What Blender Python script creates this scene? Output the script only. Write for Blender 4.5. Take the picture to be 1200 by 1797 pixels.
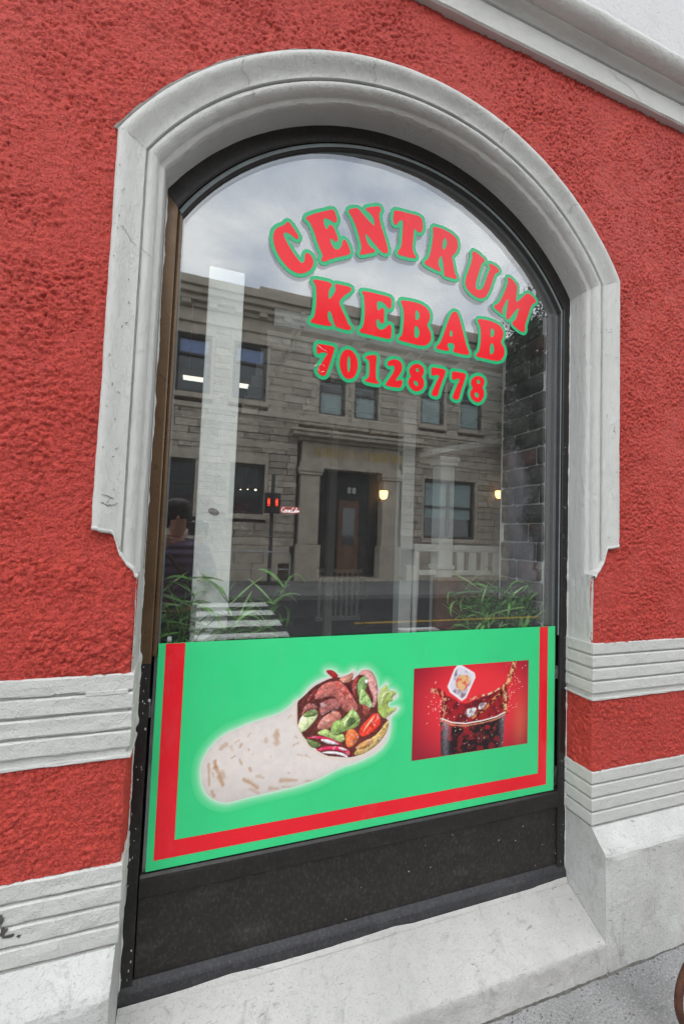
import bpy, bmesh, math, random
import numpy as np
from mathutils import Matrix, Vector
random.seed(7); RNG = np.random.default_rng(11)
for _o in list(bpy.data.objects): bpy.data.objects.remove(_o)
SC = bpy.context.scene
COL = SC.collection
R = math.radians

# ---------------------------------------------------------------- camera
cam_d = bpy.data.cameras.new('camera')
cam_d.sensor_fit = 'VERTICAL'; cam_d.sensor_height = 36.0; cam_d.sensor_width = 24.0
cam_d.lens = 36.0*738.75/1797.0
cam_d.clip_start = 0.02; cam_d.clip_end = 600
cam = bpy.data.objects.new('camera', cam_d); COL.objects.link(cam)
cr = Vector((0.94623707, -0.3213097, 0.03735622)); cu = Vector((-0.05166846, -0.03612936, 0.99801054)); cf = Vector((0.31932081, 0.94628471, 0.05078852))
m = Matrix((cr, cu, -cf)).transposed().to_4x4(); m.translation = Vector((0, -1.3, 1.6))
cam.matrix_world = m
SC.camera = cam

# ---------------------------------------------------------------- world: bright overcast sky
SUN_EL, SUN_AZ = R(50), R(200)          # azimuth measured from +y towards +x
W = bpy.data.worlds.new('World'); SC.world = W; W.use_nodes = True
nt = W.node_tree; nt.nodes.clear()
def wn(t, **k):
    n = nt.nodes.new(t)
    for a, b in k.items(): setattr(n, a, b)
    return n
sky = wn('ShaderNodeTexSky', sky_type='NISHITA'); sky.sun_disc = False
sky.sun_elevation = SUN_EL; sky.sun_rotation = SUN_AZ
tc = wn('ShaderNodeTexCoord'); mp = wn('ShaderNodeMapping'); mp.inputs['Scale'].default_value = (1.2, 1.2, 2.6)
nz = wn('ShaderNodeTexNoise'); nz.inputs['Scale'].default_value = 2.9; nz.inputs['Detail'].default_value = 6; nz.inputs['Roughness'].default_value = .55; nz.inputs['Distortion'].default_value = .35
ramp = wn('ShaderNodeValToRGB')
e = ramp.color_ramp.elements
e[0].position = .36; e[0].color = (.52, .575, .67, 1); e[1].position = .62; e[1].color = (.985, .995, 1.0, 1)
mul = wn('ShaderNodeVectorMath', operation='SCALE'); mul.inputs['Scale'].default_value = 32.0
mx = wn('ShaderNodeMix', data_type='RGBA'); mx.inputs['Factor'].default_value = .93
bg = wn('ShaderNodeBackground'); bg.inputs['Strength'].default_value = .1
wo = wn('ShaderNodeOutputWorld')
L = nt.links.new
L(tc.outputs['Generated'], mp.inputs['Vector']); L(mp.outputs[0], nz.inputs['Vector']); L(nz.outputs['Fac'], ramp.inputs['Fac'])
L(ramp.outputs['Color'], mul.inputs[0]); L(sky.outputs['Color'], mx.inputs['A']); L(mul.outputs['Vector'], mx.inputs['B'])
L(mx.outputs['Result'], bg.inputs['Color']); L(bg.outputs[0], wo.inputs['Surface'])

sun_d = bpy.data.lights.new('sun', 'SUN'); sun_d.energy = .7; sun_d.angle = R(35); sun_d.color = (1, .97, .92)
sun = bpy.data.objects.new('sun', sun_d); COL.objects.link(sun)
sd = Vector((math.sin(SUN_AZ)*math.cos(SUN_EL), math.cos(SUN_AZ)*math.cos(SUN_EL), math.sin(SUN_EL)))
sun.rotation_euler = sd.to_track_quat('Z', 'Y').to_euler(); sun.location = (0, -6, 12)
SC.view_settings.view_transform = 'Standard'; SC.view_settings.look = 'None'
SC.view_settings.exposure = 0.0; SC.view_settings.gamma = 1.0; SC.view_settings.use_curve_mapping = False
SC.render.engine = 'CYCLES'
SC.cycles.max_bounces = 8; SC.cycles.transparent_max_bounces = 16; SC.cycles.glossy_bounces = 4; SC.cycles.transmission_bounces = 6; SC.cycles.diffuse_bounces = 3
SC.cycles.caustics_reflective = False; SC.cycles.caustics_refractive = False
SC.cycles.use_denoising = True; SC.cycles.use_adaptive_sampling = True; SC.cycles.adaptive_threshold = .015

# ---------------------------------------------------------------- helpers
def srgb(r, g, b, k=1.0):
    f = lambda v: (v/255/12.92 if v/255 <= .04045 else ((v/255+.055)/1.055)**2.4)*k
    return (f(r), f(g), f(b))

class NB:
    """tiny node-tree helper for one material"""
    def __init__(s, name):
        s.m = bpy.data.materials.new(name); s.m.use_nodes = True; s.t = s.m.node_tree; s.t.nodes.clear()
        s.out = s.n('ShaderNodeOutputMaterial')
        s.pos = None
    def n(s, t, **k):
        q = s.t.nodes.new(t)
        for a, b in k.items(): setattr(q, a, b)
        return q
    def l(s, a, b): s.t.links.new(a, b)
    def P(s):
        if s.pos is None: s.pos = s.n('ShaderNodeNewGeometry').outputs['Position']
        return s.pos
    def noise(s, scale, detail=4, rough=.55, dist=0., stretch=None):
        q = s.n('ShaderNodeTexNoise'); q.inputs['Scale'].default_value = scale; q.inputs['Detail'].default_value = detail
        q.inputs['Roughness'].default_value = rough; q.inputs['Distortion'].default_value = dist
        v = s.P()
        if stretch:
            mp = s.n('ShaderNodeMapping'); mp.inputs['Scale'].default_value = stretch; s.l(v, mp.inputs['Vector']); v = mp.outputs[0]
        s.l(v, q.inputs['Vector']); return q.outputs['Fac']
    def ramp(s, fac, stops):
        q = s.n('ShaderNodeValToRGB'); el = q.color_ramp.elements
        while len(el) < len(stops): el.new(.5)
        for e_, (p, c) in zip(el, stops): e_.position = p; e_.color = (*c, 1) if len(c) == 3 else c
        s.l(fac, q.inputs['Fac']); return q.outputs['Color']
    def mix(s, fac, a, b, blend='MIX'):
        q = s.n('ShaderNodeMix', data_type='RGBA', blend_type=blend)
        for v, key in ((fac, 'Factor'), (a, 'A'), (b, 'B')):
            if isinstance(v, (int, float)): q.inputs[key].default_value = v
            elif isinstance(v, tuple): q.inputs[key].default_value = (*v, 1)
            else: s.l(v, q.inputs[key])
        return q.outputs['Result']
    def bump(s, hs, dist=.002, strength=1.0):
        q = s.n('ShaderNodeBump'); q.inputs['Distance'].default_value = dist; q.inputs['Strength'].default_value = strength
        s.l(hs, q.inputs['Height']); return q.outputs['Normal']
    def add(s, a, b, ka=1., kb=1.):
        q = s.n('ShaderNodeMath', operation='MULTIPLY'); s.l(a, q.inputs[0]); q.inputs[1].default_value = ka
        w = s.n('ShaderNodeMath', operation='MULTIPLY_ADD'); s.l(b, w.inputs[0]); w.inputs[1].default_value = kb; s.l(q.outputs[0], w.inputs[2])
        return w.outputs[0]
    def prin(s, color, rough=.6, metal=0., spec=.5, normal=None, emis=None, estr=0., coat=0., rough_s=None):
        q = s.n('ShaderNodeBsdfPrincipled')
        if isinstance(color, tuple): q.inputs['Base Color'].default_value = (*color, 1)
        else: s.l(color, q.inputs['Base Color'])
        q.inputs['Roughness'].default_value = rough; q.inputs['Metallic'].default_value = metal
        q.inputs['Specular IOR Level'].default_value = spec; q.inputs['Coat Weight'].default_value = coat
        if rough_s is not None: s.l(rough_s, q.inputs['Roughness'])
        if normal is not None: s.l(normal, q.inputs['Normal'])
        if emis: q.inputs['Emission Color'].default_value = (*emis, 1); q.inputs['Emission Strength'].default_value = estr
        s.l(q.outputs[0], s.out.inputs['Surface']); return s.m

def plain(name, c, rough=.6, var=.25, vs=8., metal=0., bump=.0, bs=120., spec=.5, emis=None, estr=0., coat=0.):
    b = NB(name); f = b.noise(vs, 5, .6)
    lo = tuple(x*(1-var) for x in c); hi = tuple(min(1, x*(1+var)) for x in c)
    colr = b.ramp(f, [(.3, lo), (.7, hi)])
    nrm = b.bump(b.noise(bs, 3, .6), bump) if bump else None
    return b.prin(colr, rough, metal, spec, nrm, emis, estr, coat)

def world_of(o):
    return (world_of(o.parent) @ o.matrix_parent_inverse @ o.matrix_basis) if o.parent else o.matrix_basis.copy()
def link(o, parent=None, **props):
    COL.objects.link(o)
    if parent is not None:
        o.parent = parent; o.matrix_parent_inverse = world_of(parent).inverted()
    for k, v in props.items(): o[k] = v
    return o
def tag(o, label=None, cat=None, group=None, kind=None):
    if label: o['label'] = label
    if cat: o['category'] = cat
    if group: o['group'] = group
    if kind: o['kind'] = kind
    return o
def empty(name, loc, label, cat, group=None):
    o = bpy.data.objects.new(name, None); o.location = loc; o.empty_display_size = .1
    COL.objects.link(o); return tag(o, label, cat, group)

def mesh_np(name, V, F, mats, parent=None, smooth=False, mi=None):
    """V (n,3) array, F (m,4) or (m,3) int array"""
    me = bpy.data.meshes.new(name); V = np.asarray(V, np.float32); F = np.asarray(F, np.int32)
    k = F.shape[1]
    me.vertices.add(len(V)); me.vertices.foreach_set('co', V.ravel())
    me.loops.add(F.size); me.loops.foreach_set('vertex_index', F.ravel())
    me.polygons.add(len(F)); me.polygons.foreach_set('loop_start', np.arange(len(F), dtype=np.int32)*k)
    me.polygons.foreach_set('use_smooth', np.full(len(F), smooth))
    for mm in (mats if isinstance(mats, (list, tuple)) else [mats]): me.materials.append(mm)
    if mi is not None: me.polygons.foreach_set('material_index', np.asarray(mi, np.int32))
    me.update(calc_edges=True); me.validate()
    o = bpy.data.objects.new(name, me); link(o, parent)
    return o

class MB:
    """collects shapes in world coordinates and builds ONE mesh object"""
    def __init__(s): s.v = []; s.f = []; s.sm = []
    def add(s, vs, fs, smooth=False):
        n = len(s.v); s.v += [tuple(v) for v in vs]; s.f += [tuple(i+n for i in f) for f in fs]; s.sm += [smooth]*len(fs); return s
    def box(s, x0, x1, y0, y1, z0, z1, bev=0.):
        if bev <= 0:
            vs = [(x, y, z) for x in (x0, x1) for y in (y0, y1) for z in (z0, z1)]
            return s.add(vs, [(0,1,3,2),(4,6,7,5),(0,4,5,1),(2,3,7,6),(0,2,6,4),(1,5,7,3)])
        b = bev; bm = bmesh.new(); bmesh.ops.create_cube(bm, size=1.)
        for v in bm.verts: v.co = Vector(((x0+x1)/2+v.co.x*(x1-x0), (y0+y1)/2+v.co.y*(y1-y0), (z0+z1)/2+v.co.z*(z1-z0)))
        bmesh.ops.bevel(bm, geom=bm.edges[:], offset=b, segments=2, affect='EDGES', profile=.5)
        s.bm(bm); return s
    def bm(s, bm, M=None, smooth=False):
        bm.verts.index_update()
        s.add([(M @ v.co if M else v.co)[:] for v in bm.verts], [[v.index for v in f.verts] for f in bm.faces], smooth); bm.free()
    def prism(s, poly, axis, a, b):
        """poly: list of 2D points; axis 'x': poly=(y,z); 'y': (x,z); 'z': (x,y)"""
        def p(q, t): return {'x': (t, q[0], q[1]), 'y': (q[0], t, q[1]), 'z': (q[0], q[1], t)}[axis]
        n = len(poly); vs = [p(q, a) for q in poly]+[p(q, b) for q in poly]
        fs = [tuple(range(n)), tuple(range(2*n-1, n-1, -1))]+[(i, i+n, (i+1) % n+n, (i+1) % n) for i in range(n)]
        return s.add(vs, fs)
    def tube(s, pts, rad, seg=10, cap=True, smooth=True):
        pts = [Vector(p) for p in pts]; rs = rad if isinstance(rad, (list, tuple)) else [rad]*len(pts)
        vs = []; fs = []; up = None
        for i, p in enumerate(pts):
            d = (pts[min(i+1, len(pts)-1)]-pts[max(i-1, 0)]).normalized()
            if up is None: up = d.orthogonal().normalized()
            up = (up-d*up.dot(d)).normalized(); w = d.cross(up)
            for k in range(seg):
                a = 2*math.pi*k/seg; vs.append(p+(up*math.cos(a)+w*math.sin(a))*rs[i])
        for i in range(len(pts)-1):
            for k in range(seg): fs.append((i*seg+k, i*seg+(k+1) % seg, (i+1)*seg+(k+1) % seg, (i+1)*seg+k))
        s.add(vs, fs, smooth)
        if cap:
            s.add([vs[k] for k in range(seg)], [tuple(range(seg-1, -1, -1))]); s.add([vs[(len(pts)-1)*seg+k] for k in range(seg)], [tuple(range(seg))])
        return s
    def lathe(s, prof, c, seg=20, smooth=True):
        """prof list of (r,z) about vertical axis at c"""
        vs = []; fs = []
        for r_, z_ in prof:
            for k in range(seg):
                a = 2*math.pi*k/seg; vs.append((c[0]+r_*math.cos(a), c[1]+r_*math.sin(a), c[2]+z_))
        for i in range(len(prof)-1):
            for k in range(seg): fs.append((i*seg+k, i*seg+(k+1) % seg, (i+1)*seg+(k+1) % seg, (i+1)*seg+k))
        return s.add(vs, fs, smooth)
    def ell(s, c, r, seg=14, rings=9):
        pr = [(max(1e-4, math.sin(math.pi*i/rings)), -math.cos(math.pi*i/rings)) for i in range(rings+1)]
        n = len(s.v); s.lathe(pr, (0, 0, 0), seg)
        for i in range(n, len(s.v)):
            x, y, z = s.v[i]; s.v[i] = (c[0]+x*r[0], c[1]+y*r[1], c[2]+z*r[2])
        return s
    def build(s, name, mat, parent=None, loc=None, weld=False):
        me = bpy.data.meshes.new(name)
        vs = s.v if loc is None else [(x-loc[0], y-loc[1], z-loc[2]) for x, y, z in s.v]
        me.from_pydata(vs, [], s.f)
        me.polygons.foreach_set('use_smooth', s.sm); me.materials.append(mat)
        bm = bmesh.new(); bm.from_mesh(me)
        if weld: bmesh.ops.remove_doubles(bm, verts=bm.verts[:], dist=1e-5)
        bmesh.ops.recalc_face_normals(bm, faces=bm.faces[:]); bm.to_mesh(me); bm.free()
        o = bpy.data.objects.new(name, me)
        if loc is not None: o.location = loc
        link(o, parent)
        return o

def vnoise(x, y, seed=0):
    """smooth 2D value noise, vectorised, range 0..1"""
    xi = np.floor(x).astype(np.int64); yi = np.floor(y).astype(np.int64); fx = x-xi; fy = y-yi
    fx = fx*fx*fx*(fx*(fx*6-15)+10); fy = fy*fy*fy*(fy*(fy*6-15)+10)
    def h(a, b):
        n = (a*374761393+b*668265263+seed*1442695041) & 0x7fffffff
        n = ((n ^ (n >> 13))*1274126177) & 0x7fffffff
        return ((n ^ (n >> 16)) & 0xffff)/65535.
    return (h(xi, yi)*(1-fx)+h(xi+1, yi)*fx)*(1-fy)+(h(xi, yi+1)*(1-fx)+h(xi+1, yi+1)*fx)*fy
def fbm(x, y, seed=0, oct=4, gain=.5):
    s = 0; a = 1; t = 0
    for i in range(oct):
        s = s+a*vnoise(x*2**i+17.3*i, y*2**i-9.1*i, seed+i); t += a; a *= gain
    return s/t
def worley(x, y, seed=0, rmin=.35, rmax=.75):
    """round grains: 0 between them, up to 1 on top; one jittered grain per unit cell"""
    xi = np.floor(x).astype(np.int64); yi = np.floor(y).astype(np.int64); best = np.zeros_like(x)
    def hs(a, b, k):
        n = (a*374761393+b*668265263+(seed+k)*1442695041) & 0x7fffffff
        n = ((n ^ (n >> 13))*1274126177) & 0x7fffffff
        return ((n ^ (n >> 16)) & 0xffff)/65535.
    for dx in (-1, 0, 1):
        for dy in (-1, 0, 1):
            a, b = xi+dx, yi+dy; px_ = a+.5+(hs(a, b, 1)-.5)*.9; py_ = b+.5+(hs(a, b, 2)-.5)*.9
            r_ = rmin+(rmax-rmin)*hs(a, b, 3); d2 = ((x-px_)**2+(y-py_)**2)/(r_*r_)
            best = np.maximum(best, np.sqrt(np.clip(1-d2, 0, 1))*(.4+.6*hs(a, b, 4)))
    return best
def chaikin(p, it=2):
    p = np.asarray(p, float)
    for _ in range(it):
        q = np.roll(p, -1, 0); p = np.stack([p*.75+q*.25, p*.25+q*.75], 1).reshape(-1, 2)
    return p
def sdf(P, poly):
    """signed distance (negative inside) of points P (n,2) to a closed polygon"""
    d = np.full(len(P), 1e9); ins = np.zeros(len(P), bool); n = len(poly)
    for i in range(n):
        a = poly[i]; b = poly[(i+1) % n]; e_ = b-a; w = P-a
        t = np.clip((w@e_)/(e_@e_+1e-18), 0, 1); q = w-t[:, None]*e_; d = np.minimum(d, (q*q).sum(1))
        c = ((a[1] > P[:, 1]) != (b[1] > P[:, 1]))
        if abs(e_[1]) > 1e-12: ins ^= c & (P[:, 0] < e_[0]*(P[:, 1]-a[1])/e_[1]+a[0])
    d = np.sqrt(d); return np.where(ins, -d, d)
def seg_d(P, a, b):
    a = np.asarray(a, float); b = np.asarray(b, float); e_ = b-a; w = P-a
    t = np.clip((w@e_)/(e_@e_+1e-18), 0, 1); q = w-t[:, None]*e_; return np.sqrt((q*q).sum(1))
def field_mesh(F, xs, zs):
    """filled region F<0 on a grid -> (verts2d, faces) with marching-squares edges"""
    V = []; Fc = []; ny, nx = F.shape; ins = F < 0
    cnt = ins[:-1, :-1].astype(int)+ins[1:, :-1]+ins[:-1, 1:]+ins[1:, 1:]
    for j in range(ny-1):
        i = 0; row = cnt[j]
        while i < nx-1:
            if row[i] == 4:
                k = i
                while k < nx-1 and row[k] == 4: k += 1
                n = len(V); V += [(xs[i], zs[j]), (xs[k], zs[j]), (xs[k], zs[j+1]), (xs[i], zs[j+1])]; Fc.append((n, n+1, n+2, n+3)); i = k; continue
            if row[i]:
                c = [(i, j), (i+1, j), (i+1, j+1), (i, j+1)]; poly = []
                for q in range(4):
                    a, b = c[q], c[(q+1) % 4]; fa, fb = F[a[1], a[0]], F[b[1], b[0]]
                    if fa < 0: poly.append((xs[a[0]], zs[a[1]]))
                    if (fa < 0) != (fb < 0):
                        t = fa/(fa-fb); poly.append((xs[a[0]]+t*(xs[b[0]]-xs[a[0]]), zs[a[1]]+t*(zs[b[1]]-zs[a[1]])))
                if len(poly) >= 3: n = len(V); V += poly; Fc.append(tuple(range(n, n+len(poly))))
            i += 1
    return V, Fc

LETTERS=[
('C',[(2458,27004),(2551,26916),(2693,26750),(2850,26563),(2819,26440),(2706,26456),(2522,26566),(2387,26597),(2289,26525),(2331,26378),(2473,26166),(2639,25937),(2827,25734),(2968,25610),(3058,25632),(3098,25757),(3090,25938),(3154,26046),(3269,26030),(3390,25899),(3434,25726),(3361,25500),(3229,25353),(3008,25218),(2783,25200),(2534,25298),(2304,25490),(2118,25735),(1989,25994),(1933,26271),(1952,26501),(2054,26664),(2224,26779),(2331,26855),(2371,26957)],[]),
('E',[(3075,27363),(3457,27613),(3824,27804),(4081,27945),(4167,27819),(4236,27649),(4252,27511),(4173,27432),(4028,27471),(3883,27524),(3743,27498),(3723,27408),(3778,27212),(3854,27093),(3921,27182),(3940,27291),(4043,27334),(4158,27200),(4263,26992),(4341,26824),(4250,26719),(4153,26750),(4054,26818),(3999,26780),(4038,26649),(4139,26488),(4261,26425),(4402,26509),(4468,26668),(4486,26839),(4555,26929),(4656,26837),(4761,26650),(4833,26440),(4652,26313),(4273,26146),(3994,25981),(3810,25852),(3716,25865),(3703,25955),(3764,26063),(3703,26187),(3576,26434),(3421,26810),(3293,27100),(3196,27212),(3079,27272)],[]),
('N',[(4681,28087),(4824,28192),(5045,28266),(5174,28159),(5434,27942),(5746,27737),(5741,27882),(5656,28103),(5525,28212),(5345,28282),(5367,28371),(5617,28483),(5895,28605),(5986,28518),(5970,28390),(5906,28297),(5941,28037),(6085,27634),(6254,27237),(6342,26964),(6321,26836),(6167,26772),(6009,26854),(5718,27095),(5352,27409),(5400,27204),(5494,26987),(5625,26876),(5805,26825),(5783,26722),(5533,26619),(5237,26476),(5171,26517),(5230,26676),(5239,26823),(5164,27092),(5026,27464),(4865,27780),(4761,27919),(4675,27990)],[]),
('T',[(6551,28643),(7119,28669),(7725,28703),(7797,28441),(7805,28184),(7720,28020),(7568,28025),(7463,28137),(7414,28076),(7399,27769),(7362,27341),(7420,27124),(7550,26994),(7477,26906),(7127,26887),(6757,26885),(6730,26970),(6799,27102),(6893,27241),(6923,27825),(6934,28245),(6881,28323),(6761,28242),(6669,28055),(6547,28044),(6506,28170),(6508,28470)],[]),
('R',[(8237,28412),(8406,28459),(8692,28461),(9040,28400),(9307,28290),(9429,28113),(9436,27853),(9326,27589),(9155,27441),(9188,27293),(9253,27050),(9320,26754),(9441,26601),(9385,26510),(9093,26519),(8805,26528),(8830,26662),(8793,26936),(8695,27350),(8584,27244),(8535,26975),(8596,26837),(8696,26733),(8630,26655),(8345,26699),(7923,26798),(7920,26899),(8082,27041),(8160,27239),(8232,27666),(8277,28038),(8271,28241)],[[(8760,28090),(8875,28095),(8925,27953),(8885,27735),(8774,27602),(8715,27639),(8721,27847)]]),
('U',[(10152,27906),(10303,27919),(10769,27690),(10741,27587),(10619,27519),(10533,27258),(10392,26800),(10309,26463),(10374,26320),(10556,26319),(10706,26475),(10821,26794),(10937,27142),(11055,27412),(10960,27496),(10989,27584),(11240,27566),(11495,27439),(11467,27297),(11310,27259),(11220,27049),(11075,26586),(10928,26232),(10778,26039),(10535,25959),(10230,26024),(9925,26218),(9811,26453),(9880,26784),(10048,27245),(10158,27643),(10124,27793)],[]),
('M',[(11948,27221),(12109,27205),(12407,27001),(12443,26844),(12370,26226),(12487,26251),(12745,26527),(12973,26744),(13141,26726),(13447,26543),(13450,26405),(13282,26341),(13152,26119),(13026,25706),(12868,25290),(12905,25078),(12808,24939),(12511,25029),(12196,25211),(12245,25329),(12405,25443),(12465,25700),(12590,26000),(12429,25911),(12239,25653),(12050,25398),(11923,25345),(11887,25527),(11943,25917),(11999,26308),(11843,26111),(11691,25755),(11663,25615),(11746,25578),(11715,25518),(11473,25629),(11250,25742),(11310,25862),(11497,25956),(11679,26292),(11862,26712),(11965,27007),(11917,27132)],[]),
('K',[(3443,25118),(3628,25144),(4038,25156),(4143,25112),(4131,24990),(4048,24903),(4025,24626),(4065,24500),(4163,24623),(4276,24836),(4305,24979),(4242,25084),(4298,25148),(4561,25157),(4863,25157),(4919,25084),(4852,24965),(4646,24798),(4479,24573),(4448,24464),(4562,24232),(4751,23930),(4811,23753),(4957,23645),(4926,23519),(4732,23499),(4450,23529),(4345,23542),(4288,23666),(4210,23887),(4134,24074),(4081,24097),(4034,23986),(4041,23819),(4097,23695),(4197,23614),(4190,23528),(3968,23501),(3629,23501),(3410,23507),(3406,23606),(3519,23712),(3561,23921),(3590,24262),(3579,24695),(3535,24921),(3447,25018)],[]),
('E',[(5315,25104),(5533,25136),(6015,25138),(6525,25127),(6549,24972),(6549,24758),(6503,24659),(6408,24675),(6289,24809),(6136,24882),(5968,24863),(5947,24735),(5982,24496),(6056,24512),(6108,24611),(6220,24645),(6268,24557),(6262,24308),(6259,24060),(6167,24014),(6082,24095),(6031,24172),(5957,24157),(5945,23962),(6007,23799),(6157,23765),(6323,23861),(6430,24024),(6562,24050),(6587,23877),(6578,23592),(6544,23487),(6261,23480),(5740,23503),(5303,23506),(5281,23606),(5404,23716),(5450,23933),(5473,24285),(5441,24661),(5413,24934),(5336,25039)],[]),
('B',[(6943,25105),(7136,25139),(7571,25161),(7926,25117),(8154,24982),(8250,24779),(8213,24528),(8084,24340),(8246,24169),(8320,23941),(8282,23711),(8131,23542),(7933,23478),(7625,23470),(7233,23497),(6911,23509),(6895,23612),(7032,23716),(7068,23941),(7096,24382),(7069,24814),(6960,24989)],[[(7589,24852),(7691,24845),(7770,24720),(7758,24537),(7659,24456),(7584,24473)],[(7579,24232),(7689,24222),(7791,24061),(7780,23838),(7682,23732),(7581,23741),(7555,23995)]]),
('A',[(9297,25140),(9437,25170),(9535,25065),(9688,24658),(9843,24187),(9973,23794),(10109,23568),(10054,23475),(9767,23467),(9320,23471),(9340,23577),(9393,23690),(9357,23827),(9216,23843),(9056,23772),(9059,23670),(9154,23564),(9111,23474),(8834,23466),(8560,23478),(8557,23579),(8691,23685),(8820,23954),(8989,24478),(9183,25013)],[[(9213,24448),(9326,24110),(9116,24091)]]),
('B',[(10473,25076),(10694,25113),(11092,25129),(11497,25060),(11731,24889),(11787,24641),(11665,24380),(11626,24317),(11799,24124),(11855,23875),(11758,23622),(11558,23480),(11281,23454),(10783,23475),(10440,23479),(10428,23582),(10557,23689),(10614,23952),(10653,24382),(10603,24797),(10476,24962)],[[(11124,24823),(11250,24817),(11318,24680),(11282,24502),(11183,24432),(11108,24447)],[(11124,24194),(11265,24156),(11320,23952),(11264,23750),(11175,23700),(11085,23719)]]),
('7',[(3683,22785),(3875,22798),(4346,22804),(4335,22675),(4264,22408),(4178,22108),(4107,21875),(4049,21692),(3955,21630),(3826,21672),(3743,21753),(3723,21844),(3797,21981),(3887,22122),(3991,22329),(4098,22490),(3983,22517),(3824,22489),(3747,22413),(3692,22419),(3666,22587)],[]),
('0',[(4860,22791),(5029,22766),(5170,22629),(5263,22418),(5272,22161),(5213,21925),(5102,21746),(4937,21672),(4769,21710),(4647,21866),(4555,22107),(4546,22329),(4603,22562),(4712,22726)],[[(4912,22568),(4966,22400),(4971,22079),(4928,21905),(4868,21998),(4845,22315),(4865,22496)]]),
('1',[(5546,22613),(5647,22686),(5853,22755),(6010,22769),(6015,22612),(5993,22246),(6006,21887),(6063,21781),(6152,21729),(6119,21675),(5892,21673),(5580,21691),(5571,21761),(5679,21820),(5736,21943),(5734,22204),(5717,22463),(5669,22553),(5565,22561)],[]),
('2',[(6460,22555),(6528,22650),(6705,22737),(6922,22734),(7072,22624),(7097,22427),(7030,22248),(6909,22062),(6805,21912),(6949,21934),(7038,21988),(7123,21961),(7100,21790),(7031,21663),(6850,21652),(6420,21655),(6417,21737),(6553,21939),(6688,22160),(6772,22340),(6750,22470),(6659,22489),(6571,22434),(6481,22442)],[]),
('8',[(7661,22723),(7849,22727),(8003,22626),(8045,22496),(8012,22337),(7932,22239),(8038,22136),(8062,21969),(8011,21791),(7882,21670),(7715,21619),(7527,21669),(7393,21801),(7358,21964),(7402,22105),(7492,22170),(7407,22292),(7384,22440),(7460,22588)],[[(7704,22553),(7780,22538),(7820,22460),(7784,22396),(7716,22399),(7662,22468)],[(7664,22051),(7759,22008),(7807,21913),(7765,21829),(7682,21844),(7604,21934),(7602,22018)]]),
('7',[(8364,22696),(8577,22703),(9015,22706),(8992,22528),(8901,22304),(8792,22010),(8721,21758),(8688,21581),(8534,21542),(8398,21591),(8395,21676),(8504,21898),(8631,22193),(8760,22414),(8585,22428),(8471,22358),(8375,22353),(8350,22528)],[]),
('7',[(9325,22693),(9565,22689),(9963,22700),(9935,22501),(9841,22238),(9728,21904),(9656,21578),(9517,21541),(9356,21588),(9354,21658),(9447,21898),(9579,22199),(9694,22410),(9533,22420),(9415,22332),(9307,22339),(9289,22540)],[]),
('8',[(10529,22694),(10739,22680),(10855,22572),(10871,22430),(10791,22274),(10762,22234),(10858,22104),(10863,21889),(10763,21696),(10598,21577),(10390,21591),(10222,21727),(10176,21898),(10214,22046),(10315,22132),(10221,22260),(10204,22418),(10303,22576)],[[(10554,22543),(10639,22485),(10649,22397),(10579,22343),(10495,22391),(10484,22479)],[(10463,21993),(10568,21955),(10612,21854),(10552,21767),(10447,21795),(10383,21892),(10402,21966)]]),
]
WRAP=[(3437,10261),(3265,10068),(2986,9905),(2674,9799),(2261,9722),(1890,9643),(1529,9516),(1204,9420),(922,9240),(679,8976),(533,8737),(467,8488),(459,8233),(511,7937),(620,7664),(788,7461),(1019,7311),(1281,7220),(1508,7232),(1969,7288),(2510,7319),(3100,7362),(3634,7400),(3996,7466),(4363,7534),(5113,7811),(5822,7910),(6542,8149),(6914,8507),(7012,8984),(6976,9355),(7338,9586),(7265,9675),(6919,9667),(6890,9854),(7093,9958),(7298,10085),(7081,10309),(6805,10311),(6841,10596),(6618,10449),(6486,10338),(6381,10732),(6145,11074),(5853,11155),(5596,10991),(5502,11178),(5272,10974),(4908,11000),(4774,11167),(4480,11206),(4442,11117),(4657,10959),(4286,10888),(3887,10653),(3640,10323)]
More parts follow.
